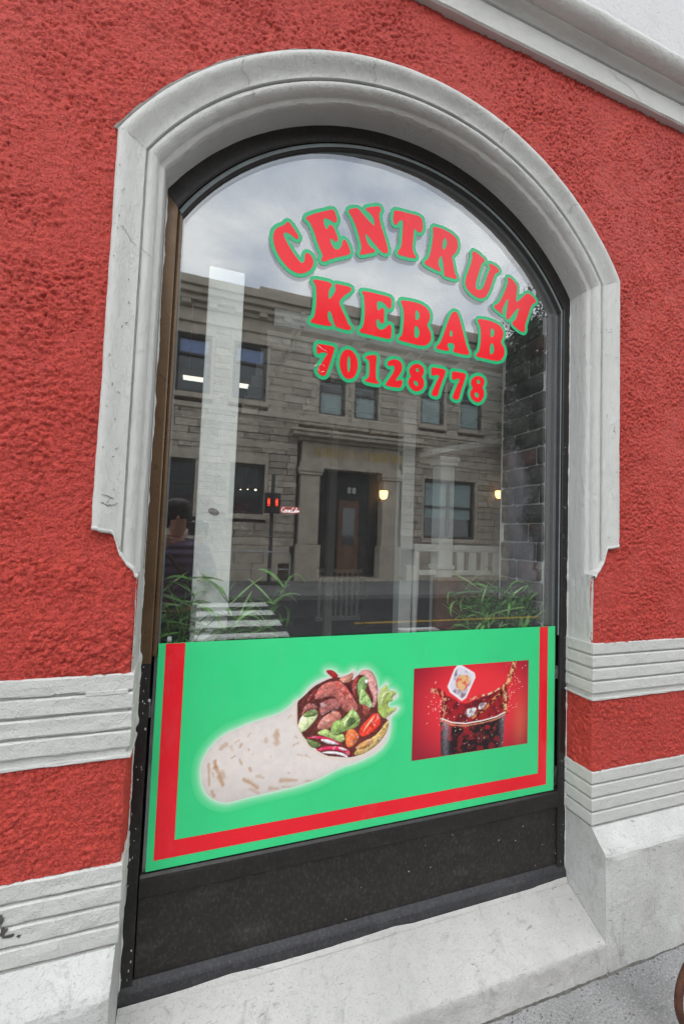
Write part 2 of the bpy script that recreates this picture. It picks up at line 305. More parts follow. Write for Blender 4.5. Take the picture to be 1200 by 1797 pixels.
FOOD=[
((92,42,38),[(3481,9482),(3450,10181),(3626,10322),(3804,10465),(4055,10692),(4425,10842),(4652,10915),(4959,10947),(5440,10729),(5670,10969),(6070,11090),(6414,10655),(6483,9904),(6540,9453),(6964,9261),(6895,8820),(6576,8450),(6095,8216),(5582,8064),(4992,8177),(4493,8278),(3835,8885),(3525,9303)]),
((178,100,92),[(4136,10544),(4503,10800),(4965,10801),(5291,10485),(5542,10136),(5712,9865),(5680,9649),(5323,9647),(5082,9815),(4830,10307),(4449,10268),(4076,10194)]),
((186,88,78),[(4771,10816),(5004,10798),(5330,10482),(5562,10134),(5466,10033),(5142,10280),(4897,10553)]),
((150,88,84),[(4303,10139),(4833,10234),(5034,10036),(5082,9815),(4550,9653),(4284,9679)]),
((196,150,150),[(4267,10106),(4456,10089),(4483,9891),(4331,9923)]),
((160,95,90),[(3781,10151),(4156,10063),(4238,9896),(3685,9809),(3618,9676)]),
((40,20,22),[(4472,9696),(4791,9843),(4737,9741),(4400,9614)]),
((178,112,98),[(4292,9502),(4773,9809),(5127,9667),(5060,9386),(4647,9144),(4192,9195)]),
((120,45,45),[(3779,10186),(4096,10600),(4212,10520),(3966,10151)]),
((196,140,134),[(5630,10972),(5905,11138),(6193,11081),(6412,10730),(6489,10314),(6444,9834),(6243,9704),(6311,10105),(6092,10494),(6037,10869)]),
((165,42,40),[(4411,11183),(4601,11217),(4797,11139),(4959,10947),(4769,10870),(4609,11008)]),
((192,130,112),[(4884,10880),(5272,10961),(5505,11091),(5478,10763),(5165,10677)]),
((72,28,34),[(5167,10641),(5401,10695),(5458,10253),(5540,10173)]),
((150,62,58),[(5440,10729),(5671,10932),(5733,10891),(5623,10605),(5622,10129),(5493,10359)]),
((118,146,92),[(5639,10714),(5873,10918),(6079,10829),(6051,10498),(5859,10218),(5702,10122)]),
((250,250,245),[(5939,10765),(6070,10763),(6065,10663),(6006,10605),(5955,10672)]),
((152,180,112),[(5807,10517),(6059,10275),(6321,9808),(6202,9708),(5791,9894),(5725,10047)]),
((140,66,55),[(5869,9960),(6118,9790),(6205,9634),(6050,9429),(5927,9478)]),
((176,196,104),[(6509,10312),(6834,10567),(6843,10322),(7313,10207),(7021,10043),(7111,9885),(6899,9904),(6886,9680),(7354,9636),(6959,9411),(6796,9278),(6582,9449),(6471,9645)]),
((206,218,150),[(6598,10155),(6759,10329),(7098,10263),(6848,10171),(6653,9777),(6550,9749)]),
((138,166,92),[(5175,9446),(5475,9814),(5680,9649),(5852,9339),(5701,9100),(5192,9012),(4886,8903),(4690,9033),(4789,9414)]),
((78,98,60),[(5333,9393),(5526,9518),(5692,9319),(5499,9195),(5343,9139)]),
((185,205,140),[(5178,9373),(5328,9538),(5517,9737),(5483,9595),(5335,9357),(5189,9084)]),
((162,182,112),[(4381,9174),(4607,9184),(4848,8908),(5193,8976),(5281,8714),(5129,8624),(4581,8903),(4198,9053)]),
((206,216,162),[(3554,9474),(3652,9743),(4013,9918),(4260,9823),(4179,9513),(3715,9108),(3525,9303)]),
((108,128,74),[(3652,9743),(4013,9918),(4260,9823),(4173,9655),(3803,9640)]),
((236,58,40),[(5744,9022),(6212,9449),(6331,9548),(6559,9507),(6634,9146),(6476,8941),(5876,8680)]),
((246,150,120),[(5982,9069),(6334,9474),(6417,9447),(6104,9056),(5910,8858)]),
((226,112,62),[(5270,9003),(5501,9122),(5748,8913),(5815,8723),(5529,8396),(5290,8497)]),
((104,120,68),[(3795,8960),(4057,8859),(4400,8712),(4330,8580),(4032,8582)]),
((186,36,78),[(3869,8951),(4200,9000),(4657,8894),(5129,8624),(5152,8550),(4513,8717),(4280,8885),(3944,8925)]),
((238,224,228),[(4318,8870),(4660,8823),(5092,8593),(4899,8599),(4513,8699)]),
((200,44,84),[(4183,8528),(4593,8601),(5055,8544),(5452,8369),(5519,8145),(5383,8126),(5219,8327),(4752,8439),(4337,8421)]),
((236,206,214),[(5017,8538),(5372,8397),(5336,8319),(5060,8418)]),
((238,224,228),[(4337,8403),(4753,8414),(5220,8291),(5443,8090),(5344,8103),(5106,8234),(4680,8324)]),
((192,160,98),[(5538,8178),(6002,8555),(6563,8821),(6880,9269),(6969,9111),(6817,8680),(6416,8322),(5858,8101)]),
((176,128,78),[(5647,8417),(5999,8629),(6363,8659),(6330,8443),(5930,8309),(5730,8334)]),
]
LIP=[(3450,10181),(3488,9481),(3702,9005),(3956,8626),(4494,8260),(4997,8070),(5584,8010),(6098,8142),(6702,8397)]
SPOTS=[((1048,8963),(1189,9077),201,0.6),((2820,9288),(2846,8927),341,0.75),((875,8578),(892,8430),217,1),((906,8395),(1155,7808),186,0.9),((1086,8208),(1158,8068),248,0.6),((1808,7874),(2261,7541),201,0.9),((2024,7544),(2268,7390),217,0.5),((3034,7660),(3571,7598),186,0.75),((687,8506),(737,7839),108,0.7),((825,7664),(898,7492),155,0.8),((2463,9074),(2485,8987),186,0.6),((1483,9090),(1612,9158),124,0.5),((1375,8610),(1488,8661),108,0.6),((1643,8525),(1717,8366),108,0.7),((1975,8215),(2031,8107),124,0.7),((2209,7932),(2452,7830),139,0.5),((2676,7461),(2922,7406),155,0.6),((1877,9227),(1956,9335),108,0.5),((1640,8922),(1686,9016),93,0.7),((1930,8820),(1938,8785),93,0.8),((2040,8639),(2089,8666),77,0.5),((2646,8493),(2672,8456),93,0.6),((3430,8770),(3572,8822),124,0.5),((3453,9061),(3528,9000),124,0.5),((1342,8959),(1396,8854),155,0.35),((3589,8439),(3737,8386),108,0.5),((3846,8389),(4035,8277),108,0.5),((3096,7447),(3383,7397),93,0.6),((3920,7512),(4068,7500),93,0.6),((813,8214),(850,8112),124,0.4),((3174,9679),(3278,9772),93,0.5),((3271,7898),(3308,7876),93,0.5)]
COLA=[(7930,11038),(13281,11012),(13256,7639),(7920,7644)]
COLAD={'ice':[(9853,10993),(9994,10984),(10573,10659),(10617,10512),(10224,9780),(10057,9686),(9544,10050),(9440,10246),(9716,10860)],'icein':[(9863,10637),(10316,10629),(10463,10451),(10190,9996),(9821,10121),(9730,10364)],'glass':[(9109,8998),(9579,8833),(10251,8738),(11172,8783),(12122,9012),(12031,7648),(9176,7657)],'rim':[(9162,9062),(9633,8864),(10251,8761),(11055,8795),(11703,8873),(12110,9013)],'liquid':[(9189,9059),(9151,9433),(9219,9891),(9550,9862),(10119,9482),(10801,9658),(11619,9926),(12222,10074),(12235,9433),(12122,9026),(11172,8783),(10251,8771),(9633,8874)],'jetR':[(12122,9051),(12142,9539),(12042,9941),(12339,10362),(12542,10995)],'jetM':[(10342,9627),(10798,9754),(11266,9786),(11739,9941),(12038,10089)],'jetM2':[(10588,8963),(11161,9241),(11567,9590),(12043,9892)],'jetL':[(9189,9059),(9334,9694),(9106,10040),(8725,10164)],'ice2':[(10180,9287),(10693,9357),(10754,9232),(10643,9052),(10360,8939)],'ice3':[(10809,9322),(10921,9503),(11273,9471),(11101,9295),(10870,9221)]}

# ================================================================ dimensions (metres, ground z = 0, wall face y = 0)
CX = .685; HW = .838                      # window centre, half width of the opening
XL, XR = CX-HW, CX+HW
ZC = 2.146; RI = .994                     # arch centre height, radius of the inner arris
Z1, Z2, Z3, Z4 = 1.200, .976, .697, .484  # ribbed bands: upper top / upper bottom / lower top / lower bottom
YF = .125                                 # window frame plane
YO, YI = .1425, .1545                     # outer and inner pane
FX0, FX1 = -.80, 2.45                     # finely modelled stretch of wall
BX0, BX1 = -5.0, 7.0                      # the rest of the building front

# ================================================================ materials
def m_stucco():
    b = NB('red_stucco')
    big = b.noise(2.2, 4, .6); mid = b.noise(26, 4, .6); fine = b.noise(150, 3, .6)
    c = b.ramp(big, [(.3, (.51, .060, .044)), (.7, (.62, .076, .054))])
    c = b.mix(b.ramp(mid, [(.35, (1, 1, 1)), (.62, (0, 0, 0))]), c, (.51, .061, .049))
    d = b.ramp(b.noise(70, 5, .7), [(.68, (0, 0, 0)), (.80, (1, 1, 1))])
    c = b.mix(d, c, (.55, .085, .07))
    st_ = b.ramp(b.noise(3.2, 4, .6, .3, (2.2, 2.2, .35)), [(.45, (0, 0, 0)), (.75, (.45, .45, .45))]); c = b.mix(st_, c, (.54, .082, .067))
    pits = b.ramp(b.noise(175, 3, .6), [(.34, (0, 0, 0)), (.46, (1, 1, 1))])
    n = b.bump(b.add(b.add(fine, b.noise(330, 3, .6), 1., .6), pits, 1., .75), .0040, 1.0)
    return b.prin(c, .6, spec=.22, normal=n)
def m_paint(name='grey_white_paint', c=(.560, .562, .530), dirt=.35, streak=(1, 1, 1)):
    b = NB(name)
    f = b.noise(5, 6, .65, stretch=streak)
    col = b.ramp(f, [(.25, tuple(v*.9 for v in c)), (.55, c), (.8, tuple(min(1, v*1.06) for v in c))])
    # scuffs and specks of dirt
    sp = b.ramp(b.noise(90, 4, .75), [(.67, (0, 0, 0)), (.76, (1, 1, 1))])
    msk = b.ramp(b.noise(3.1, 3, .6), [(.45, (0, 0, 0)), (.7, (dirt, dirt, dirt))])
    k = b.mix(1.0, sp, msk, 'MULTIPLY')
    col = b.mix(k, col, (.23, .22, .20))
    if dirt > .6:   # scuffs, shoe marks and grime with a shape of their own
        s1 = b.ramp(b.noise(17, 5, .7, .6, (1.0, 1.0, .45)), [(.565, (0, 0, 0)), (.68, (.7, .7, .7))]); col = b.mix(s1, col, (.30, .295, .28))
        s2 = b.ramp(b.noise(42, 4, .7, .8, (.5, 1.4, 1.6)), [(.63, (0, 0, 0)), (.69, (.9, .9, .9))]); col = b.mix(s2, col, (.16, .155, .145))
        s3 = b.ramp(b.noise(2.4, 4, .6), [(.40, (0, 0, 0)), (.66, (.65, .65, .65))]); col = b.mix(s3, col, (.40, .392, .37))
        s4 = b.ramp(b.noise(150, 3, .7), [(.56, (0, 0, 0)), (.70, (.6, .6, .6))]); col = b.mix(s4, col, (.27, .265, .25))
    h = b.add(b.noise(34, 4, .6, stretch=streak), b.noise(190, 3, .6), 1., .35)
    fl = b.ramp(b.noise(21, 4, .65, .4, streak), [(.50, (0, 0, 0)), (.515, (1, 1, 1)), (.60, (1, 1, 1)), (.612, (.2, .2, .2))])
    n1 = b.bump(h, .0050, .7); q = b.n('ShaderNodeBump'); q.inputs['Distance'].default_value = .0009; q.inputs['Strength'].default_value = .8; b.l(fl, q.inputs['Height']); b.l(n1, q.inputs['Normal'])
    return b.prin(col, .55, spec=.28, normal=q.outputs['Normal'])
def m_concrete(name, c, sc=1.0):
    b = NB(name)
    f = b.noise(3*sc, 6, .65); g = b.noise(130*sc, 4, .75); s2 = b.noise(30*sc, 5, .7)
    col = b.ramp(f, [(.30, tuple(v*.62 for v in c)), (.70, tuple(v*1.18 for v in c))])
    col = b.mix(b.ramp(g, [(.38, (.75, .75, .75)), (.5, (0, 0, 0))]), col, tuple(v*.5 for v in c))
    col = b.mix(b.ramp(g, [(.56, (0, 0, 0)), (.68, (.8, .8, .8))]), col, tuple(min(1, v*1.7) for v in c))
    col = b.mix(b.ramp(s2, [(.62, (0, 0, 0)), (.75, (.6, .6, .6))]), col, tuple(v*.45 for v in c))
    return b.prin(col, .85, spec=.25, normal=b.bump(b.add(g, s2, .7, 1.), .004, .7))
def m_frame(name, c, rough, dust, metal=0.):
    b = NB(name)
    col = b.ramp(b.noise(9, 5, .7), [(.3, tuple(v*.8 for v in c)), (.75, tuple(v*1.25 for v in c))])
    dd = b.ramp(b.noise(110, 5, .8, stretch=(1, 1, .6)), [(.5, (0, 0, 0)), (.9, (dust, dust, dust))]); d2 = b.ramp(b.noise(7, 5, .7, stretch=(.5, 1, 1.5)), [(.55, (0, 0, 0)), (.85, (dust*.5,)*3)]); dd = b.mix(1.0, dd, d2, 'ADD')
    col = b.mix(dd, col, (.20, .19, .17))
    sp = b.ramp(b.noise(230, 2, .6), [(.76, (0, 0, 0)), (.82, (.5, .5, .5))])
    col = b.mix(sp, col, (.45, .44, .42))
    rs = b.ramp(b.noise(22, 5, .7), [(.3, (rough*.8,)*3), (.7, (min(1, rough*1.3),)*3)])
    return b.prin(col, rough, metal, .4, b.bump(b.noise(300, 3, .6), .0008, .5), rough_s=rs)
def m_glass(name, r0, tint, dirt=0.0):
    b = NB(name)
    lw = b.n('ShaderNodeLayerWeight'); lw.inputs['Blend'].default_value = .5
    pw = b.n('ShaderNodeMath', operation='POWER'); b.l(lw.outputs['Facing'], pw.inputs[0]); pw.inputs[1].default_value = 4.
    ma = b.n('ShaderNodeMath', operation='MULTIPLY_ADD'); b.l(pw.outputs[0], ma.inputs[0]); ma.inputs[1].default_value = 1-r0; ma.inputs[2].default_value = r0
    tr = b.n('ShaderNodeBsdfTransparent'); tr.inputs[0].default_value = (*tint, 1)
    gl = b.n('ShaderNodeBsdfGlossy'); gl.inputs['Roughness'].default_value = .010; gl.inputs[0].default_value = (.97, .985, 1, 1)
    wv = b.noise(2.6, 2, .5); b.l(b.bump(wv, .0006, .35), gl.inputs['Normal'])
    mx_ = b.n('ShaderNodeMixShader'); b.l(ma.outputs[0], mx_.inputs[0]); b.l(tr.outputs[0], mx_.inputs[1]); b.l(gl.outputs[0], mx_.inputs[2])
    last = mx_
    if dirt:
        df = b.n('ShaderNodeBsdfDiffuse'); df.inputs[0].default_value = (.5, .5, .48, 1)
        k = b.ramp(b.noise(16, 6, .75, stretch=(1.6, 1, .5)), [(.30, (dirt*.35,)*3), (.85, (dirt,)*3)])
        m2 = b.n('ShaderNodeMixShader'); b.l(k, m2.inputs[0]); b.l(mx_.outputs[0], m2.inputs[1]); b.l(df.outputs[0], m2.inputs[2]); last = m2
    b.l(last.outputs[0], b.out.inputs['Surface']); return b.m
def m_print(name, rough=.22):
    b = NB(name); a = b.n('ShaderNodeAttribute'); a.attribute_name = 'Col'
    sp = b.ramp(b.noise(160, 2, .5), [(.74, (0, 0, 0)), (.78, (.25, .25, .25))])
    c = b.mix(sp, a.outputs['Color'], (.3, .3, .28))
    return b.prin(c, rough, spec=.5, normal=b.bump(b.noise(1.6, 2, .5), .003, .25))
def m_vinyl(name, c, spec=.40):
    b = NB(name)
    f = b.noise(2.2, 5, .6); col = b.ramp(f, [(.3, tuple(v*.90 for v in c)), (.7, tuple(min(1, v*1.05) for v in c))])
    du = b.ramp(b.noise(11, 6, .75, stretch=(1, 1, .4)), [(.55, (0, 0, 0)), (.9, (.10, .10, .10))]); col = b.mix(du, col, (.5, .5, .47))
    sp = b.ramp(b.noise(150, 3, .6), [(.73, (0, 0, 0)), (.78, (.2, .2, .2))]); col = b.mix(sp, col, (.2, .2, .18))
    return b.prin(col, .16, spec=spec, normal=b.bump(b.noise(2.2, 2, .5), .003, .25))

GREEN = (.048, .69, .250); RED = (.86, .019, .033)
M = {}
M['stucco'] = m_stucco()
M['paint'] = m_paint()
M['paint_v'] = m_paint('grey_white_paint_jamb', (.562, .565, .535), .4, (1.6, 1.6, .35))
M['sill'] = m_paint('worn_sill_paint', (.56, .547, .52), .85)
M['plinth'] = m_paint('scuffed_plinth_paint', (.59, .595, .57), .75)
M['upper'] = m_paint('white_upper_wall', (.565, .56, .55), .05)
M['pave'] = m_concrete('concrete_pavement', (.30, .297, .29))
M['asphalt'] = m_concrete('asphalt', (.055, .055, .058), .4)
M['kerb'] = m_concrete('granite_kerb', (.24, .235, .23), .5)
M['groundm'] = m_concrete('far_ground', (.12, .12, .11), .1)
M['frame'] = m_frame('dark_bronze_frame', (.0150, .0135, .0125), .40, .22)
M['bronze'] = m_frame('brown_bronze_stile', (.115, .070, .036), .30, .15, .35)
M['lowpanel'] = m_frame('dark_lower_panel', (.0175, .0152, .0135), .45, .42)
M['rail2'] = m_frame('dusty_bottom_rail', (.030, .030, .034), .5, .5)
M['bead'] = m_frame('grey_glazing_bead', (.17, .20, .205), .3, .1)
M['glass_o'] = m_glass('outer_glass', .135, (.975, .99, .98), .055)
M['glass_i'] = m_glass('inner_glass', .135, (.975, .99, .98))
M['print'] = m_print('glossy_print')
M['vgreen'] = m_vinyl('green_vinyl', GREEN)
M['vred'] = m_vinyl('red_vinyl', RED)
M['lgreen'] = m_vinyl('green_letter_vinyl', (.028, .46, .19), .30); M['lred'] = m_vinyl('red_letter_vinyl', (.86, .016, .026), .28)
M['vback'] = plain('vinyl_edge_grey', (.30, .30, .30), .5)

# ================================================================ the ground
def slab(name, x0, x1, y0, y1, z, mat, thick=.3, step=None):
    return tag(MB().box(x0, x1, y0, y1, z-thick, z).build(name, mat), kind='structure')
tag(mesh_np('ground', [(-300, -300, -.25), (300, -300, -.25), (300, 300, -.25), (-300, 300, -.25)], [(0, 1, 2, 3)], M['groundm']), kind='structure')
slab('pavement', -40, 40, -2.55, .35, 0, M['pave'])
slab('kerb', -40, 40, -2.70, -2.553, -.004, M['kerb'])
slab('road', -60, 60, -8.80, -2.703, -.11, M['asphalt'], .13)
slab('opposite_kerb', -40, 40, -8.95, -8.803, .004, M['kerb'])
slab('opposite_pavement', -40, 40, -12.4, -8.953, 0, M['kerb'])
m_zeb = plain('white_road_paint', (.78, .78, .76), .7, .2, 6)
m_yel = plain('yellow_road_paint', (.55, .33, .04), .7, .3, 6)
for k in range(4):
    y = -5.05-k*1.0
    tag(MB().box(-2.4, 1.5+.03*k, y-.52, y, -.108, -.105).build('crossing_stripe', m_zeb), kind='structure')
tag(MB().box(2.9, 40, -6.08, -5.96, -.108, -.105).build('centre_line', m_yel), kind='structure')
tag(MB().box(3.55, 4.3, -5.5, -5.18, -.108, -.105).build('lane_mark', m_zeb), kind='structure')

# ================================================================ the red building
bld = empty('shop_building', (CX, 0, 0), 'red roughcast building front with grey white mouldings around an arched shop window', 'building')

def rough_h(u, v, seed=0):
    """roughcast relief in metres for surface coordinates u, v (metres)"""
    w = (fbm(u*30, v*30, 5, 2)-.5)*.5
    g1 = worley(u*62+w*.6, v*70-w*.6, 1+seed, .35, .8); g2 = worley(u*115+w, v*120-w, 11+seed, .3, .7)
    med = fbm(u*140, v*140, 21+seed, 2, .6)
    pit = vnoise(u*125, v*125, 41+seed); pit = np.clip((.30-pit)/.12, 0, 1)*(.42+.48*np.clip((v-1.8)/.8, 0, 1))*np.clip((fbm(u*5, v*5, 83, 3)-.22)/.35, .4, 1)
    cov = np.clip((fbm(u*9, v*11, 65, 3)-.26)/.3, .45, 1)
    amp = .55+.9*fbm(u*2.3, v*2.3, 61, 3)**1.2
    big = fbm(u*6, v*9, 71, 3)-.5
    return amp*(cov*(.0062*g1+.0030*g2)+.0028*(med-.5)-.0052*pit)+.004*big
def hole_u(x, z):
    """distance outside the inner arris of the opening, along the face of the wall"""
    dx = np.abs(x-CX)
    return np.where(z > ZC+.53, np.maximum(np.hypot(dx, z-ZC)-RI, dx-HW), dx-HW)
ZB = [(-.03, 1.452), (0, 1.459), (.008, 1.462), (.013, 1.478), (.030, 1.494), (.034, 1.502), (.049, 1.522), (.060, 1.557), (.068, 1.578), (.118, 1.591), (.2, 1.591)]
def zb(u): return np.interp(u, [a for a, _ in ZB], [b for _, b in ZB])

def grid_faces(nz_, nx_):
    i = np.arange(nz_*nx_).reshape(nz_, nx_)
    return np.stack([i[:-1, :-1], i[:-1, 1:], i[1:, 1:], i[1:, :-1]], -1).reshape(-1, 4)
def compact(V, F):
    used = np.unique(F); mp_ = np.full(len(V), -1); mp_[used] = np.arange(len(used)); return V[used], mp_[F]
ST = .0036
xs = np.concatenate([np.linspace(FX0, XL, int((XL-FX0)/ST)), np.linspace(XL, XR, int((XR-XL)/ST))[1:], np.linspace(XR, FX1, int((FX1-XR)/ST))[1:]])
zs = np.linspace(Z1-.004, 3.60, int((3.60-Z1)/ST))
X, Z = np.meshgrid(xs, zs)
Hh = rough_h(X, Z)
edge = np.clip(np.minimum(X-FX0, FX1-X)/.05, 0, 1)
Y = -Hh*edge-.0005
lowedge = ((Z < 1.46) & ((X < XL+1e-6) | (X > XR-1e-6)))
dcorner = np.where(X < CX, XL-X, X-XR)
Y = np.where(lowedge & (dcorner < .012), Y+.010*(1-np.clip(dcorner/.012, 0, 1))**2+.0035, Y)
V = np.stack([X, Y, Z], -1).reshape(-1, 3); F = grid_faces(len(zs), len(xs))
ctr = V[F].mean(1); u = hole_u(ctr[:, 0], ctr[:, 2])
inside = np.where(ctr[:, 2] > 1.452, (u < .100) & (ctr[:, 2] > zb(u)+.004), u < 0)
inside |= (u < 0)
V, F = compact(V, F[~inside])
mesh_np('roughcast_wall', V, F, M['stucco'], bld, True)

# outer, plainer stretches of the same wall
for (a, b) in ((BX0, FX0+.002), (FX1-.002, BX1)):
    gx = np.linspace(a, b, int((b-a)/.012)); gz = np.linspace(Z1-.004, 3.60, 200); X, Z = np.meshgrid(gx, gz)
    e_ = np.clip(np.minimum(X-a, b-X)/.05, 0, 1)
    mesh_np('roughcast_wall', np.stack([X, -rough_h(X, Z)*e_-.0005, Z], -1).reshape(-1, 3), grid_faces(len(gz), len(gx)), M['stucco'], bld, True)

# red stripe between the two ribbed bands, turning into the reveal
for side in (-1, 1):
    n1 = 330; front = np.linspace(0, .70, int(.70/ST)); ret = np.linspace(0, .126, int(.126/ST))[1:]
    s_ = np.concatenate([-front[::-1], ret]); zz = np.linspace(Z3-.003, Z2-.001, int((Z2-Z3)/ST))
    S_, Zz = np.meshgrid(s_, zz)
    h = (rough_h(S_+7*side, Zz, 3)-.001)*np.clip((.70+S_)/.05, 0, 1)*np.clip((.126-S_)/.02, 0, 1)
    rr = .016; rnd = np.clip(1-np.abs(S_)/rr, 0, 1)**2*.005
    px_ = np.where(S_ < 0, -S_, 0); py_ = np.where(S_ > 0, S_, 0)
    wgt = np.clip(S_/rr*.5+.5, 0, 1)                      # 0 front normal .. 1 reveal normal
    edge_x = XR if side > 0 else XL
    Xw = edge_x+side*(px_)-side*(h-rnd)*wgt; Yw = py_-(h-rnd)*(1-wgt)-.001
    mesh_np('red_stripe', np.stack([Xw, Yw, Zz], -1).reshape(-1, 3), grid_faces(len(zz), len(s_)), M['stucco'], bld, True)
    a, b = (BX0, XL-.698) if side < 0 else (XR+.698, BX1)
    gx = np.linspace(a, b, int((b-a)/.012)); gz = np.linspace(Z3-.003, Z2-.001, 24); X, Z = np.meshgrid(gx, gz)
    e_ = np.clip(np.minimum(X-a, b-X)/.05, 0, 1)
    mesh_np('red_stripe', np.stack([X, -rough_h(X, Z)*e_-.001, Z], -1).reshape(-1, 3), grid_faces(len(gz), len(gx)), M['stucco'], bld, True)

# ribbed bands: every course is its own strip
def lpath(side, far):
    """front run then return into the reveal: list of (x, y, nx, ny)"""
    ex = XR if side > 0 else XL; pts = []
    n = int(abs(far-ex)/.018)
    near = [ex+side*t for t in np.linspace(.75, 0, 60)]
    farp = [ex+side*t for t in np.linspace(abs(far-ex), .76, 40)]
    for x in farp+near[:-1]: pts.append((x, 0., 0., -1.))
    pts.append((ex, 0., -side*1., -1.))
    for y in np.linspace(.012, .127, 10): pts.append((ex, y, -side*1., 0.))
    return pts
def strip(side, z0, z1, proud, seed, name, mat, wob=.0012, back=.012):
    pts = lpath(side, BX1 if side > 0 else BX0); vs = []; fs = []
    b = min(.004, (z1-z0)*.2)
    prof = [(-back, z0), (proud-b*.6, z0), (proud, z0+b), (proud, (z0+z1)/2), (proud, z1-b), (proud-b*.6, z1), (-back, z1)]
    k = len(prof); n = len(pts); acc = 0
    for i, (x, y, nx, ny) in enumerate(pts):
        t = x*1.0+y*3
        for j, (o_, z) in enumerate(prof):
            w = (float(vnoise(np.array(t*23.), np.array(j*3.1+seed), 3))-.5)*2*wob
            w2 = (float(vnoise(np.array(t*31.), np.array(j*5.3+seed*2.), 9))-.5)*2*wob
            oo = o_+(w if o_ > 0 else 0)
            vs.append((x+nx*oo, y+ny*oo, z+w2))
    for i in range(n-1):
        for j in range(k-1): fs.append((i*k+j, i*k+j+1, (i+1)*k+j+1, (i+1)*k+j))
    mb = MB(); mb.add(vs, fs, False); mb.add([vs[j] for j in range(k)], [tuple(range(k))]); mb.add([vs[(n-1)*k+j] for j in range(k)], [tuple(range(k-1, -1, -1))])
    return mb.build(name, mat, bld)
for side in (-1, 1):
    for (zt, pitch, h_, extra) in ((Z1, .0515, .0445, True), (Z3, .0528, .0460, False)):
        for k in range(4):
            strip(side, zt-.004-k*pitch-h_, zt-.004-k*pitch, .006, k+side*7+zt*10, 'band_course', M['paint'], .0014 if side < 0 else .0006)
        bot = Z2 if extra else Z4
        strip(side, bot-.006, zt+.004, -.005, 50+side, 'band_backing', M['paint'], .0005, .02)
        if extra: strip(side, Z2-.005, Z2+.003, .0095, 60+side, 'band_ledge', M['paint'], .001)

# plinth with chamfered top, and the sloping sill
def plinth(side):
    pr = [(.13, Z4-.004), (-.004, Z4-.004), (-.010, Z4-.008), (-.040, Z4-.040), (-.062, Z4-.064), (-.068, Z4-.074), (-.069, Z4-.09), (-.069, .30), (-.069, .20), (-.070, .115), (-.072, .06), (-.074, -.05), (.13, -.05)]
    ex = XR if side > 0 else XL; far = BX1 if side > 0 else BX0
    ts = np.concatenate([np.linspace(0, .8, 50), np.linspace(.85, abs(far-ex), 40)])
    vs = []; fs = []; k = len(pr)
    for i, t in enumerate(ts):
        for j, (y, z) in enumerate(pr):
            w = (float(vnoise(np.array(t*14.), np.array(j*2.7), 4))-.5)*.006 if 1 < j < k-1 else 0
            # soften the vertical arris at the reveal
            rb = .006*(1-min(1, t/.008)) if y < .05 else 0
            vs.append((ex+side*t, y+w+rb, z+w*.3))
    for i in range(len(ts)-1):
        for j in range(k-1): fs.append((i*k+j, i*k+j+1, (i+1)*k+j+1, (i+1)*k+j))
    mb = MB(); mb.add(vs, fs, False); mb.add([vs[j] for j in range(k)], [tuple(range(k))])
    return mb.build('plinth', M['plinth'], bld)
plinth(-1); plinth(1)
def sill():
    gx = np.linspace(XL+.0015, XR-.0015, 420)
    pr = [(.16, .205), (.128, .199), (.09, .183), (.05, .165), (.01, .145), (-.03, .125), (-.048, .1155), (-.059, .1095), (-.0640, .1055), (-.0670, .099), (-.0682, .085), (-.0690, .07), (-.0695, .05), (-.0705, .035), (-.0715, .02), (-.073, .008), (-.074, -.02)]
    X, J = np.meshgrid(gx, np.arange(len(pr))); Yp = np.array([p[0] for p in pr])[J]; Zp = np.array([p[1] for p in pr])[J]
    w = (fbm(X*22, J*.9, 5, 5, .6)-.5)*.009; wl = (fbm(X*3, J*.2, 8, 2)-.5)*.009
    e_ = np.clip(J/2., 0, 1)
    V = np.stack([X, Yp+w*e_*.9, Zp+w*.5+wl*e_], -1).reshape(-1, 3)
    mesh_np('window_sill', V, grid_faces(len(pr), len(gx)), M['sill'], bld, True)
sill()
# a thin dirty fillet where plinth and pavement meet
m_dirt = plain('dirt_joint', (.10, .095, .085), .95, .5, 30)
for k, (a, b) in enumerate(((BX0, XL), (XL, XR), (XR, BX1))):
    gx = np.arange(a, b, .012); mb = MB(); vs = []
    for i, x in enumerate(gx):
        w = max(0, .020*(float(fbm(np.array(x*13.), np.array(k*3.), 31, 4, .65))-.42)); o_ = -.002; vs += [(x, -.068+o_, .004), (x, -.0735+o_-w*.4, .003), (x, -.0745+o_-w, .0004)]
    fs = [(i*3+j, i*3+j+1, i*3+j+4, i*3+j+3) for i in range(len(gx)-1) for j in range(2)]
    mb.add(vs, fs, True).build('dirt_line', m_dirt, bld)

